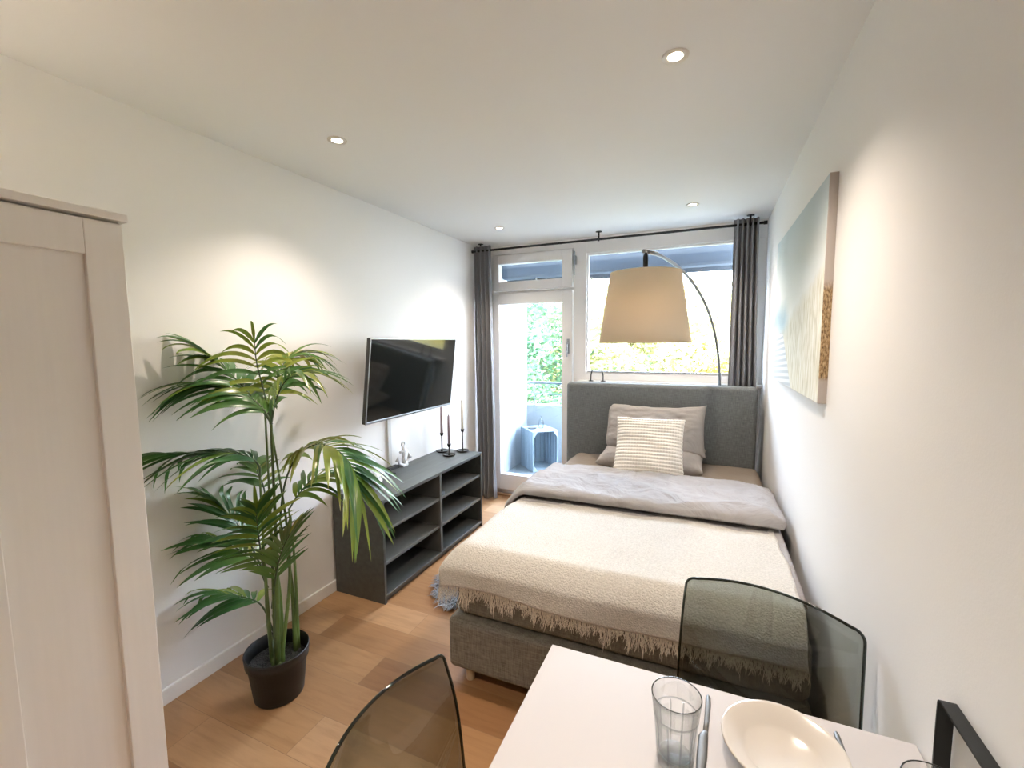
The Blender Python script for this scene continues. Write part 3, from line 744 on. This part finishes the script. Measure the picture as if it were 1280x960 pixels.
# throw blanket
TY0, TY1 = 1.572, 2.56
def thr(u, v):
    a = lerp(-1.10, .318, u); b = lerp(TY0 + .010 * sin(u * 9) + .008 * nz(u * 7, 2.2), TY1, v)
    a += .010 * nz(b * 7, 9.2) + .03 * (1 - v) * (u - .5)
    h = .043 + .006 * nz(a * 3, b * 4, 2) + .003 * nz(a * 10, b * 9, 5)
    h -= .014 * sstep(2.30, 2.42, b) 
    x, y, z = drape(a, b, h)
    dr = max(0, ZT + .02 - z)
    y -= dr * (.06 * abs(sin(a * 4.2 + 1)) + .05 * nz(a * 5, 1)) * (1 if y < 1.75 else 0)
    return (x, y, z)
thb = MB().grid(150, 110, thr).build('throw_blanket', M['throw'], solid=.009, recalc=False)
tag(thb, 'cream fringed throw blanket spread over the foot of the bed', 'blanket')
fg = MB(); rnd = random.Random(3)
NF = 850
for k in range(NF):
    u = (k + rnd.random()) / NF
    p0 = Vector(thr(u, 0.0)); p1 = Vector(thr(u, .012)); d = (p0 - p1).normalized()
    cl_ = nz(u * 55, .5); c2 = nz(u * 130, 3.5)
    L_ = .062 * (.80 + .55 * cl_ + .35 * c2) * rnd.uniform(.7, 1.2)
    q = [p0 - d * .008]
    jx = rnd.uniform(-.25, .25) + .9 * nz(u * 120, 9.1); jy = rnd.uniform(-.25, .10)
    w1, w2 = rnd.uniform(0, 6), rnd.uniform(5, 11)
    for i in range(1, 6):
        t = i / 5
        q.append(p0 + Vector((jx * L_ * t * .5 + .0035 * sin(w2 * t + w1), jy * L_ * t + .003 * cos(w2 * t + w1), 0)) + (d * .2 + Vector((0, 0, -.97))) * (L_ * t))
    fg.tube(q, [.0014, .0015, .0013, .0012, .0010, .0005], 4, caps=False)
fo = fg.build('fringe', M['fringe'], thb); fo['kind'] = 'stuff'

# pillows
def pillow(name, m, label, c, rotx, rotz, w, hgt, th, seed, cat='pillow', group=None, sag=0.0, power=.36, round_left=0.0):
    mb = MB(); n = 44
    def surf(sgn):
        def fn(u, v):
            a, b_ = 2 * u - 1, 2 * v - 1
            pin = 1 - .07 * (1 - abs(a) ** 2.2) * abs(b_) ** 3
            pin2 = 1 - .05 * (1 - abs(b_) ** 2.2) * abs(a) ** 3
            t = max(0, (1 - abs(a) ** 2.6)) ** power * max(0, (1 - abs(b_) ** 2.6)) ** power
            x = a * w / 2 * pin2; y = b_ * hgt / 2 * pin
            z = sgn * th / 2 * t
            z += t * (.016 * nz(a * 2.2 + seed, b_ * 2.2, seed) + .010 * nz(a * 5 + b_ * 4, b_ * 6 - a * 3, seed + 2))
            if a < 0: x *= 1 - round_left * abs(a) ** 3 * abs(b_) ** 5; y *= 1 - round_left * abs(a) ** 5 * abs(b_) ** 2
            y -= sag * (1 - a * a) * max(0, b_) + .012 * nz(a * 3, seed + b_) * abs(b_)
            return (x, y, z)
        return fn
    mb.grid(n, n, surf(1)); mb.grid(n, n, surf(-1))
    me_bm = mb.build(name, m)
    bm = bmesh.new(); bm.from_mesh(me_bm.data); bmesh.ops.remove_doubles(bm, verts=bm.verts, dist=.0006); bmesh.ops.recalc_face_normals(bm, faces=bm.faces)
    bm.to_mesh(me_bm.data); bm.free()
    for p in me_bm.data.polygons: p.use_smooth = True
    me_bm.location = c; me_bm.rotation_euler = (rotx, 0, rotz)
    return tag(me_bm, label, cat, group)
pillow('pillow', M['pillow'], 'greige pillow lying flat on the sheet, squashed beneath the upper pillow', (-.375, 3.50, .692), rad(8), rad(-2), .76, .46, .165, 3, group='greige bed pillows')
pillow('pillow', M['pillow'], 'large greige pillow leaning against the headboard behind the white cushion', (-.370, 3.595, .895), rad(62), rad(1), .755, .42, .17, 8, group='greige bed pillows', sag=.035, round_left=.13)
# bobble cushion
def bobble():
    mb = MB(); n = 190; S = .475; rows = 17; cols = 24
    def surf(sgn):
        def fn(u, v):
            a, b_ = 2 * u - 1, 2 * v - 1
            t = max(0, (1 - abs(a) ** 2.4)) ** .5 * max(0, (1 - abs(b_) ** 2.4)) ** .5
            pin = 1 - .06 * (1 - abs(a) ** 2) * abs(b_) ** 3; pin2 = 1 - .06 * (1 - abs(b_) ** 2) * abs(a) ** 3
            bb = abs(sin(PI * rows * v)) ** .8 * (.62 + .38 * abs(sin(PI * cols * u)) ** .8)
            e = 1 + .022 * bb * (max(abs(a), abs(b_)) > .96)
            z = sgn * (.060 * t + .0080 * bb * (t > .0) ** 1 * min(1, t * 4 + .25))
            z += t * .01 * nz(a * 2, b_ * 2, 7)
            return (a * S / 2 * pin2 * e, b_ * S / 2 * .90 * pin * e, z)
        return fn
    mb.grid(n, n, surf(1))
    # plain reverse
    mb2n = 40
    def back(u, v):
        a, b_ = 2 * u - 1, 2 * v - 1
        t = max(0, (1 - abs(a) ** 2.4)) ** .5 * max(0, (1 - abs(b_) ** 2.4)) ** .5
        pin = 1 - .06 * (1 - abs(a) ** 2) * abs(b_) ** 3; pin2 = 1 - .06 * (1 - abs(b_) ** 2) * abs(a) ** 3
        return (a * S / 2 * pin2, b_ * S / 2 * .90 * pin, -.060 * t)
    mb.grid(mb2n, mb2n, back)
    o = mb.build('cushion', M['cushion'])
    o.location = (-.368, 3.262, .826); o.rotation_euler = (rad(58), 0, rad(3)); return o
tag(bobble(), 'square cream cushion with bobble rows propped in front of the greige pillows', 'cushion')

# ================================================================== ARC FLOOR LAMP
lamp = thing('arc_floor_lamp', 'arching silver floor lamp with large beige drum shade hanging over the bed', 'lamp', (.095, 3.965, 0))
def LP(mb, name, m, par=lamp, **k):
    o = mb.build(name, m, par, **k)
    if par is lamp: o.location = (-.095, -3.965, 0)
    return o
tip = Vector((-.345, 2.86, 2.108)); foot = Vector((.095, 3.965, 0))
pts = [foot + Vector((0, 0, .03)), foot + Vector((0, 0, .6)), foot + Vector((-.004, -.01, 1.05))]
for k in range(1, 25):
    t = rad(90) * k / 24; hz = 1 - cos(t) ** .92 if False else (1 - cos(t))
    p = foot.lerp(tip, hz * 1.0); p.z = 1.05 + (2.108 - 1.05) * sin(t) ** .80
    pts.append(p)
LP(MB().tube(pts, .0105, 12), 'arc_pole', M['polegrey'])
LP(MB().lathe([(.0005, 0), (.108, 0), (.11, .006), (.11, .022), (.104, .028), (.02, .031), (.014, .06), (.0005, .06)], foot, 40), 'base', M['steel'])
sh = Vector((-.363, 2.85, 0))
LP(MB().lathe([(.0005, 2.0), (.011, 2.0), (.0155, 2.03), (.0155, 2.075), (.010, 2.098), (.0005, 2.108)], sh, 18), 'socket', M['blackmetal'])
LP(MB().tube([(tip.x - .03, tip.y - .02, tip.z + .002), (tip.x + .04, tip.y + .10, tip.z)], .0125, 10), 'joint', M['silver'])
shd = LP(MB().lathe([(.272, 1.562), (.208, 1.985), (.2055, 1.985), (.2695, 1.562)], sh, 72, close=True), 'lamp_shade', M['shade'])
LP(MB().lathe([(.2725, 1.562), (.2735, 1.560), (.2735, 1.567), (.2722, 1.569)], sh, 72, close=True), 'hem', M['shade'], shd)
sp = MB()
for k in range(3):
    a = 2 * PI * k / 3 + .4; sp.tube([(sh.x + .012 * cos(a), sh.y + .012 * sin(a), 2.0), (sh.x + .206 * cos(a), sh.y + .206 * sin(a), 1.978)], .002, 6)
LP(sp, 'shade_spider', M['steel'])

# loop handle behind the headboard
lp = MB()
lp.tube(crom([(-.968, 3.99, 1.2165), (-.967, 3.99, 1.27), (-.957, 3.99, 1.310), (-.94, 3.99, 1.314), (-.885, 3.99, 1.314), (-.868, 3.99, 1.310), (-.858, 3.99, 1.27), (-.857, 3.99, 1.2165)], 40), .0055, 8)
lp.lathe([(.0005, 1.215), (.022, 1.215), (.022, 1.221), (.0005, 1.222)], (-.968, 3.99, 0), 16); lp.lathe([(.0005, 1.215), (.022, 1.215), (.022, 1.221), (.0005, 1.222)], (-.857, 3.99, 0), 16)
o = lp.build('metal_loop', M['blackmetal']); tag(o, 'small black metal loop standing on the window board behind the headboard', 'loop')

# ================================================================== SHEEPSKIN RUG
rg = thing('sheepskin_rug', 'shaggy grey sheepskin rug on the floor beside the bed foot', 'rug', (-1.405, 2.64, 0))
def rugf(u, v):
    a = 2 * PI * v; r = u * (1 + .10 * sin(3 * a) + .06 * sin(5 * a + 1))
    return (.215 * r * cos(a), .46 * r * sin(a), .004 + .02 * (1 - u ** 3))
MB().grid(10, 40, rugf, wrap_v=True).build('hide', M['fur'], rg)
pf = MB(); rnd = random.Random(11)
for k in range(2600):
    u = math.sqrt(rnd.random()); v = rnd.random(); p = Vector(rugf(u, v)); out_ = Vector((p.x, p.y, 0)).normalized()
    L_ = rnd.uniform(.04, .085); d = (out_ * rnd.uniform(.2, 1.0) + Vector((rnd.uniform(-.5, .5), rnd.uniform(-.5, .5), rnd.uniform(.2, .9)))).normalized()
    q = [p, p + d * L_ * .5, p + d * L_ * .8 + Vector((out_.x, out_.y, -.5)) * .02]
    for z_ in q: z_.z = min(max(z_.z, .003), .066)
    for z_ in q: z_.x = max(z_.x, -.315)
    pf.tube(q, [.0042, .0034, .0006], 4, caps=False)
po = pf.build('pile', M['fur'], rg, recalc=False); po['kind'] = 'stuff'

# ================================================================== PICTURE ON THE RIGHT WALL
cv = MB().box(.374, XR, 1.945, 3.235, 1.335, 2.155)
cv.mi = [1] * 6
# face order in box(): bottom, top, front(-y), back(+y), left(-x), right(+x)
cv.mi[4] = 0
o = cv.build('canvas_picture', [M['print_'], M['print_edge']], bevel=.0015, seg=1)
tag(o, 'large pale beach and dune canvas picture on the right wall above the bed', 'picture')

# ================================================================== DINING TABLE
TZ = .775
tb = thing('dining_table', 'white square dining table in the foreground at the right wall', 'table', (.02, .68, 0))
def TB(mb, name, m, **k):
    o = mb.build(name, m, tb, **k); o.location = (-.02, -.68, 0); return o
TB(MB().box(-.354, .398, .312, 1.057, TZ - .022, TZ), 'tabletop', M['table'], bevel=.0025)
ap = MB().box(-.31, .355, .35, .365, TZ - .085, TZ - .023); ap.box(-.31, .355, 1.005, 1.02, TZ - .085, TZ - .023); ap.box(-.31, -.295, .365, 1.005, TZ - .085, TZ - .023); ap.box(.34, .355, .365, 1.005, TZ - .085, TZ - .023)
TB(ap, 'apron', M['table'])
for x in (-.315, .36):
    for y in (.352, 1.018): TB(MB().box(x - .021, x + .021, y - .021, y + .021, 0, TZ - .023), 'leg', M['table'], bevel=.003)

# ================================================================== SMOKED CHAIRS
def chair(label, loc, rz, proto=[None]):
    """seat faces local +Y; back at local -Y; origin on the floor under the seat"""
    if proto[0] is not None:
        c = copy_tree(proto[0]); c.location = loc; c.rotation_euler = (0, 0, rz); c['label'] = label; return c
    t = thing('dining_chair', label, 'chair', loc, rz, 'smoked transparent dining chairs')
    # back and seat: one bent sheet, back curving around the sitter
    path = [(.235, .425), (.20, .448), (.10, .452), (-.05, .440), (-.150, .440), (-.185, .462), (-.200, .51), (-.222, .60), (-.250, .70), (-.282, .80), (-.294, .848)]
    pc_ = crom([(0, a, b_) for a, b_ in path], 56)
    al = [0.0]
    for k in range(1, 56): al.append(al[-1] + (pc_[k] - pc_[k - 1]).length)
    rows = [al[-1] * k / 44 for k in range(43)] + [al[-1] - d for d in (.024, .020, .016, .012, .008, .005, .0025, .001, 0)]
    rows.sort(); NR = len(rows)
    def at_len(L_):
        for k in range(1, 56):
            if L_ <= al[k] + 1e-9: return pc_[k - 1].lerp(pc_[k], (L_ - al[k - 1]) / max(1e-9, al[k] - al[k - 1]))
        return pc_[-1]
    RC = .030
    def sh_(u, v):
        L_ = rows[int(round(v * (NR - 1)))]; q = at_len(L_); a = 2 * u - 1
        hb = sstep(.45, .80, q.z) * (q.y < -.12)
        half = lerp(.222, .219, hb)
        dt = al[-1] - L_
        if dt < RC: half -= RC - math.sqrt(max(0, RC * RC - (RC - dt) ** 2))
        if L_ < .05: half -= .05 - math.sqrt(max(0, .05 ** 2 - (.05 - L_) ** 2))
        x = a * half
        y = q.y + (.055 * a * a - .012) * hb
        z = q.z + (.012 * a * a) * (1 - hb) * (q.y < .2) - .006 * abs(a) ** 2.5 * sstep(.75, .828, q.z) * hb
        return (x, y, z)
    m = MB().grid(31, NR, sh_)
    m.build('shell', [M['acrylic'], M['acrylic_rim']], t, solid=.0065, rim_mi=1, recalc=False)
    edge = [sh_(0, k / (NR - 1)) for k in range(NR)] + [sh_(k / 30, 1) for k in range(1, 31)] + [sh_(1, 1 - k / (NR - 1)) for k in range(1, NR)]
    MB().tube(edge, .0038, 8).build('edge_bead', M['acrylic_rim'], t)
    fr_ = MB()
    for s_ in (-1, 1):
        fr_.tube(crom([(s_ * .19, -.15, .428), (s_ * .19, .0, .426), (s_ * .19, .15, .426), (s_ * .19, .185, .40), (s_ * .19, .19, .36), (s_ * .19, .19, .08), (s_ * .19, .186, .03), (s_ * .19, .15, .012), (s_ * .19, .0, .012), (s_ * .19, -.17, .012)], 70), .0095, 10)
    fr_.tube([(-.19, -.17, .012), (.19, -.17, .012)], .0095, 10); fr_.tube([(-.19, -.15, .428), (.19, -.15, .428)], .0095, 10)
    fr_.build('sled_frame', M['chrome'], t)
    proto[0] = t
    return t
chair('smoky transparent dining chair between the bed foot and the white table', (.104, 1.133, 0), rad(180 - 15.5))
chair('smoky transparent dining chair at the left end of the table, its back towards the palm', (-.295, .640, 0), rad(-90 + 3))

# ================================================================== TABLEWARE
def tumbler(label, x, y, H_=.135, R=.045):
    t = thing('tumbler', label, 'glass', (x, y, TZ), 0, 'faceted clear tumblers on the white table')
    mb = MB(); n = 60
    zs = [(.0, .72, 0), (.004, .745, .3), (.012, .745, 1), (.03, .76, 1), (.06, .805, 1), (.085, .86, 1), (.092, .895, .6), (.097, .905, .0), (.115, .95, 0), (.132, .995, 0), (.135, 1.0, 0)]
    for z, r, fc in zs:
        for k in range(n):
            a = 2 * PI * k / n; h_ = PI / 10
            ff = lerp(1, cos(h_) / cos((a % (2 * h_)) - h_) * (1.0 if k % 6 else .965), fc)      # ten flat sides with a groove between
            mb.v.append((R * r * ff * cos(a), R * r * ff * sin(a), z * H_ / .135))
    inner = [(.1345, .955), (.115, .90), (.09, .82), (.05, .74), (.022, .67), (.017, .6), (.016, .0)]
    for z, r in inner:
        for k in range(n):
            a = 2 * PI * k / n; mb.v.append((R * r * cos(a), R * r * sin(a), z * H_ / .135))
    m_ = len(zs) + len(inner)
    for i in range(m_ - 1):
        for k in range(n):
            k2 = (k + 1) % n; mb.quad((i * n + k, i * n + k2, (i + 1) * n + k2, (i + 1) * n + k), not (1 <= i <= 5))
    mb.quad(list(range(n))[::-1], False)
    mb.build('glass_body', M['glass'], t)
    MB().lathe([(R * .955, H_ * .994), (R * .985, H_ * 1.0), (R * 1.0, H_ * .994), (R * .985, H_ * .988)], n=60, close=True).build('rim', M['rimglass'], t)
    rd = MB()
    for k in range(10):
        a = 2 * PI * (k + .0) / 10
        rd.tube([(R * f_ * cos(a), R * f_ * sin(a), z * H_ / .135) for z, f_ in ((.008, .735), (.03, .75), (.06, .798), (.085, .852), (.0915, .885))], [.0012, .0016, .0018, .0018, .0008], 6)
    rd.build('facet_ridges', M['ridgeglass'], t)
    MB().lathe([(R * .895, .0935 * H_ / .135), (R * .912, .0955 * H_ / .135), (R * .90, .0975 * H_ / .135), (R * .885, .0955 * H_ / .135)], n=60, close=True).build('shoulder_ring', M['ridgeglass'], t)
    MB().lathe([(.0005, .0125), (R * .60, .0125), (R * .64, .0165), (R * .55, .0175), (.0005, .0160)], n=40).build('base_lens', M['ridgeglass'], t)
    return t
M['ridgeglass'] = clear_mat('tumbler_ridge', (0.83, 0.85, 0.86), ior=1.6)
M['rimglass'] = clear_mat('tumbler_rim', (0.30, 0.33, 0.34), ior=1.5)
tumbler('faceted clear glass tumbler beside the knife, left of the plate', -.035, .835)
tumbler('clear glass tumbler at the table end by the right wall, only its rim showing', .332, .800)
plt = MB().lathe([(.0005, .004), (.050, .004), (.056, .001), (.060, .001), (.064, .006), (.084, .020), (.103, .030), (.1065, .033), (.1055, .0355), (.100, .034), (.080, .0245), (.068, .016), (.061, .011), (.0005, .009)], (.152, .913, TZ), 80)
tag(plt.build('plate', M['plate']), 'white deep rimmed plate between the knife and the fork on the table', 'plate')
def cutlery_bar(secs, z):
    """secs: (y, half width, x) outline as a thin rounded bar"""
    mb = MB(); 
    for y, w, x in secs:
        for dx, dz in ((-w, .0008), (-w * .6, .0036), (w * .6, .0036), (w, .0008), (w * .6, 0), (-w * .6, 0)): mb.v.append((x + dx, y, z + dz))
    for i in range(len(secs) - 1):
        for k in range(6):
            k2 = (k + 1) % 6; mb.quad((i * 6 + k, i * 6 + k2, (i + 1) * 6 + k2, (i + 1) * 6 + k), True)
    mb.quad(range(6)); mb.quad(list(range((len(secs) - 1) * 6, len(secs) * 6))[::-1]); return mb
kn_ = thing('table_knife', 'matte steel table knife lying between the tumbler and the plate', 'knife', (.022, .93, TZ))
cutlery_bar([(.098, .0022, .001), (.094, .0050, .001), (.07, .0058, .001), (.02, .0050, -.002), (-.005, .0050, -.004)], 0).build('handle', M['cutlery'], kn_)
cutlery_bar([(-.005, .0050, -.004), (-.012, .0075, -.0065), (-.02, .0092, -.008), (-.07, .0095, -.010), (-.10, .0080, -.012), (-.118, .0030, -.016)], 0).build('blade', M['cutlery'], kn_)
fk = thing('table_fork', 'matte steel table fork lying right of the plate', 'fork', (.262, .945, TZ))
# the fork's handle end lies beyond the plate's rim, its tines point to the near side
cutlery_bar([(.082, .0020, -.002), (.079, .0048, -.002), (.06, .0055, -.001), (.02, .0042, .001), (-.03, .0034, .003), (-.055, .0036, .004)], 0).build('handle', M['cutlery'], fk)
hd_ = cutlery_bar([(-.055, .0036, .004), (-.064, .0085, .0045), (-.078, .0120, .005), (-.085, .0122, .005)], 0)
for k in range(4):
    x = .005 + (k - 1.5) * .0068; b0 = cutlery_bar([(-.084, .0022, x), (-.12, .0018, x), (-.128, .0006, x)], 0)
    o_ = len(hd_.v); hd_.v += b0.v; hd_.f += [tuple(i + o_ for i in f) for f in b0.f]; hd_.sm += b0.sm; hd_.mi += b0.mi
hd_.build('tines', M['cutlery'], fk)
# black flat metal loop against the wall
lo = MB(); path = []
Y0, Y1, Z0, Z1, rr = .72, .943, TZ + .0005, .958, .010
for cx, cz, a0 in ((Y1 - rr, Z1 - rr, 0), (Y0 + rr, Z1 - rr, 90), (Y0 + rr, Z0 + rr, 180), (Y1 - rr, Z0 + rr, 270)):
    for k in range(7):
        a = rad(a0 + 15 * k); path.append((cx + rr * cos(a), cz + rr * sin(a), cos(a), sin(a)))
n_ = len(path); tk = .004
for y, z, ny, nz_ in path:
    lo.v += [(.3775, y, z), (.400, y, z), (.400, y - ny * tk, z - nz_ * tk), (.3775, y - ny * tk, z - nz_ * tk)]
for i in range(n_):
    j = (i + 1) % n_
    for k in range(4): lo.quad((i * 4 + k, i * 4 + (k + 1) % 4, j * 4 + (k + 1) % 4, j * 4 + k))
tag(lo.build('metal_holder', M['blackmetal']), 'black flat metal loop holder on the table end against the right wall', 'holder')

# ================================================================== BALCONY THINGS
A = Vector((-1.835, 4.766, .05)); L1 = Vector((-.275, .294, 0)); L2 = Vector((.235, .234, 0)); CH = .48
cr = thing('wooden_crate', 'white slatted wooden crate standing on end on the balcony floor', 'crate', tuple(A))
U1, U2 = L1.normalized(), L2.normalized(); l1, l2 = L1.length, L2.length; up = Vector((0, 0, 1))
def slat_face(o_, u, ln, nrm, n, name):
    w = ln / n
    for k in range(n):
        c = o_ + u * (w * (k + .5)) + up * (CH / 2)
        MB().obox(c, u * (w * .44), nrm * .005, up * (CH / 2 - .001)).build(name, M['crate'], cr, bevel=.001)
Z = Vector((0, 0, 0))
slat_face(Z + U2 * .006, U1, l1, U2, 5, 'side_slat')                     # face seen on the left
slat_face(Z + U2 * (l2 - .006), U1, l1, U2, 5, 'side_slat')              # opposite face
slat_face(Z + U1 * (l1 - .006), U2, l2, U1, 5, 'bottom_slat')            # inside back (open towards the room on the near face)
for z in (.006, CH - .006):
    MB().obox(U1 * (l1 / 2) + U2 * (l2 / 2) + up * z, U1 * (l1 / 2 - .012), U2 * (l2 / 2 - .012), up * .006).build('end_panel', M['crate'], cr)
for z, s_ in ((.03, 1), (CH - .03, -1)):
    for q, s2 in ((.012, 1), (l2 - .012, -1)):
        o_ = U2 * (q) + up * z
        mb = MB(); a0 = U2 * (s2 * .05); b0 = up * (s_ * .05)
        base = [o_ - up * (s_ * .018), o_ - up * (s_ * .018) + a0, o_ + b0]
        for th in (0.0, .010):
            for p in base: mb.v.append(tuple(p + U1 * (.002 + th)))
        mb.quad((0, 1, 2)); mb.quad((5, 4, 3)); mb.quad((0, 3, 4, 1)); mb.quad((1, 4, 5, 2)); mb.quad((2, 5, 3, 0))
        mb.build('corner_brace', M['crate'], cr)
ctop = A + U1 * (l1 / 2) + U2 * (l2 / 2) + up * CH
bt = MB().lathe([(.0005, 0), (.030, 0), (.033, .006), (.033, .07), (.026, .09), (.011, .108), (.010, .14), (.012, .145), (.009, .145), (.008, .11), (.023, .09), (.030, .07), (.030, .008), (.0005, .006)], (ctop.x + .02, ctop.y + .02, ctop.z + .0005), 28)
tag(bt.build('glass_bottle', M['glass']), 'small clear glass bottle standing on the white balcony crate', 'bottle')
ds = MB().lathe([(.0005, 0), (.045, 0), (.060, .010), (.058, .0115), (.044, .004), (.0005, .004)], (ctop.x - .07, ctop.y - .05, ctop.z + .0005), 28)
tag(ds.build('dish', M['iron']), 'small dark dish on top of the white balcony crate', 'dish')
rl = thing('balcony_railing', 'thin metal railing bars above the white balcony parapet', 'railing', (-.5, YP + .03, .765))
for z, r in ((.285, .016), (.140, .007)):
    MB().tube([(-1.63, 0, z), (1.6, 0, z)], r, 10).build('rail', M['railpaint'], rl)
for x in (-1.55, -.5, .55, 1.5):
    MB().tube([(x, .0, 0), (x, .0, .285)], .011, 8).build('post', M['railpaint'], rl)
aw = thing('awning', 'dark navy folded awning under the balcony ceiling, seen through the window top', 'awning', (-.6, 4.62, 2.24))
MB().box(-1.52, 1.6, -.06, .05, .02, .40).build('cassette', M['awning'], aw, bevel=.03)
MB().box(-1.50, 1.58, .05, .058, -.02, .22).build('valance', M['awning'], aw)
MB().tube([(-1.05, -.02, .10), (-1.02, .02, -.03), (-1.30, .12, .06)], .022, 8).build('folding_arm', M['awning'], aw)
MB().tube([(-1.12, -.03, .02), (-1.12, -.03, -.06)], .009, 8).build('crank_eye', M['plastic_grey'], aw)

# ================================================================== TREES
def tree(label, x, y, zb, zc, rx, rz_, m, n, seed, leaf=.16):
    t = thing('tree', label, 'tree', (x, y, zb), 0, 'trees beyond the balcony')
    rnd = random.Random(seed)
    tr = MB(); tr.tube([(0, 0, 0), (.1, .05, (zc - zb) * .5), (.0, .0, zc - zb + rz_ * .3)], [.22, .17, .06], 10)
    for k in range(7):
        a = k * 2.4; h = lerp(.45, .9, k / 7) * (zc - zb)
        tr.tube([(0, 0, h), (rx * .4 * cos(a), rx * .4 * sin(a), h + .7), (rx * .75 * cos(a), rx * .75 * sin(a), h + 1.5)], [.08, .05, .015], 7)
    tr.build('trunk', M['bark'], t)
    cl = [(rnd.gauss(0, .42) * rx, rnd.gauss(0, .42) * rx, (zc - zb) + rnd.gauss(0, .45) * rz_, rnd.uniform(.22, .42) * rx) for _ in range(26)]
    f = MB()
    for k in range(n):
        c = cl[rnd.randrange(len(cl))]
        d = Vector((rnd.gauss(0, 1), rnd.gauss(0, 1), rnd.gauss(0, 1))).normalized() * c[3] * rnd.uniform(.55, 1.05)
        p = Vector(c[:3]) + d
        a = Vector((rnd.gauss(0, 1), rnd.gauss(0, 1), rnd.gauss(0, .6))).normalized(); b_ = a.cross(Vector((rnd.gauss(0, 1), rnd.gauss(0, 1), rnd.gauss(0, 1)))).normalized()
        s = leaf * rnd.uniform(.6, 1.3); i = len(f.v)
        f.v += [tuple(p - a * s), tuple(p + b_ * s * .45), tuple(p + a * s), tuple(p - b_ * s * .45)]; f.quad((i, i + 1, i + 2, i + 3))
    f.build('foliage', m, t, recalc=False)
    return t
tree('green tree seen through the balcony door', -5.6, 11.5, -5, .6, 2.6, 2.4, M['tree_g'], 15000, 1, .10)
tree('green bushy tree low behind the balcony railing', -3.4, 9.8, -5, -.6, 1.9, 2.0, M['tree_g'], 11000, 2, .075)
tree('pale yellow green tree left of the lamp shade', -2.2, 13.0, -5, .9, 2.8, 2.2, M['tree_l'], 14000, 3, .10)
tree('autumn yellow tree behind the lamp shade', .6, 13.5, -5, .6, 2.9, 2.2, M['tree_y'], 14000, 4, .10)
tree('autumn yellow tree at the right edge of the window', 3.8, 14.0, -5, .9, 3.0, 2.4, M['tree_y'], 13000, 5, .10)
tree('tall green tree standing far behind the others', -9.0, 17.0, -5, 2.2, 3.8, 3.6, M['tree_g'], 11000, 6, .14)

# ================================================================== DAYLIGHT
wl = bpy.data.worlds.new('sky'); SC.world = wl; wl.use_nodes = True
nt = wl.node_tree; nt.nodes.clear()
o_ = nt.nodes.new('ShaderNodeOutputWorld'); bg = nt.nodes.new('ShaderNodeBackground')
tc = nt.nodes.new('ShaderNodeTexCoord'); sx = nt.nodes.new('ShaderNodeSeparateXYZ'); nt.links.new(tc.outputs['Generated'], sx.inputs[0])
r = nt.nodes.new('ShaderNodeValToRGB'); r.color_ramp.elements[0].position = .0; r.color_ramp.elements[0].color = (.87, .92, 1, 1)
r.color_ramp.elements[1].position = .7; r.color_ramp.elements[1].color = (.56, .72, 1, 1)
nt.links.new(sx.outputs['Z'], r.inputs[0]); nt.links.new(r.outputs[0], bg.inputs['Color'])
bg.inputs['Strength'].default_value = 20.0
nt.links.new(bg.outputs[0], o_.inputs[0])
sl = bpy.data.lights.new('sun', 'SUN'); sl.energy = 4.0; sl.color = (1, .94, .82); sl.angle = rad(1.0)
so = bpy.data.objects.new('sun', sl); COL.objects.link(so)
so.rotation_euler = Vector((-.55, .62, -.75)).to_track_quat('-Z', 'Y').to_euler()     # from behind the building, lights the trees

# ================================================================== CAMERA
f_px = 558.0
yaw, pitch, roll = rad(23.7), rad(5.3), rad(-.46)
fw = Vector((-sin(yaw) * cos(pitch), cos(yaw) * cos(pitch), -sin(pitch))); rt = Vector((cos(yaw), sin(yaw), 0)); uu = rt.cross(fw)
r2 = rt * cos(roll) + uu * sin(roll); u2 = uu * cos(roll) - rt * sin(roll)
cam = bpy.data.cameras.new('camera'); cam.sensor_width = 36; cam.lens = f_px / 1280 * 36; cam.clip_start = .02; cam.clip_end = 300
co = bpy.data.objects.new('camera', cam); COL.objects.link(co)
co.matrix_world = Matrix(((r2.x, u2.x, -fw.x, 0), (r2.y, u2.y, -fw.y, 0), (r2.z, u2.z, -fw.z, 1.568), (0, 0, 0, 1)))
SC.camera = co
vs = SC.view_settings
vs.view_transform = 'Standard'; vs.look = 'None'; vs.gamma = 1.0; vs.use_curve_mapping = False; vs.exposure = 1.12
SC.cycles.max_bounces = 14; SC.cycles.diffuse_bounces = 7; SC.cycles.transparent_max_bounces = 24; SC.cycles.caustics_reflective = False; SC.cycles.caustics_refractive = False
SC.cycles.sample_clamp_indirect = 8.0
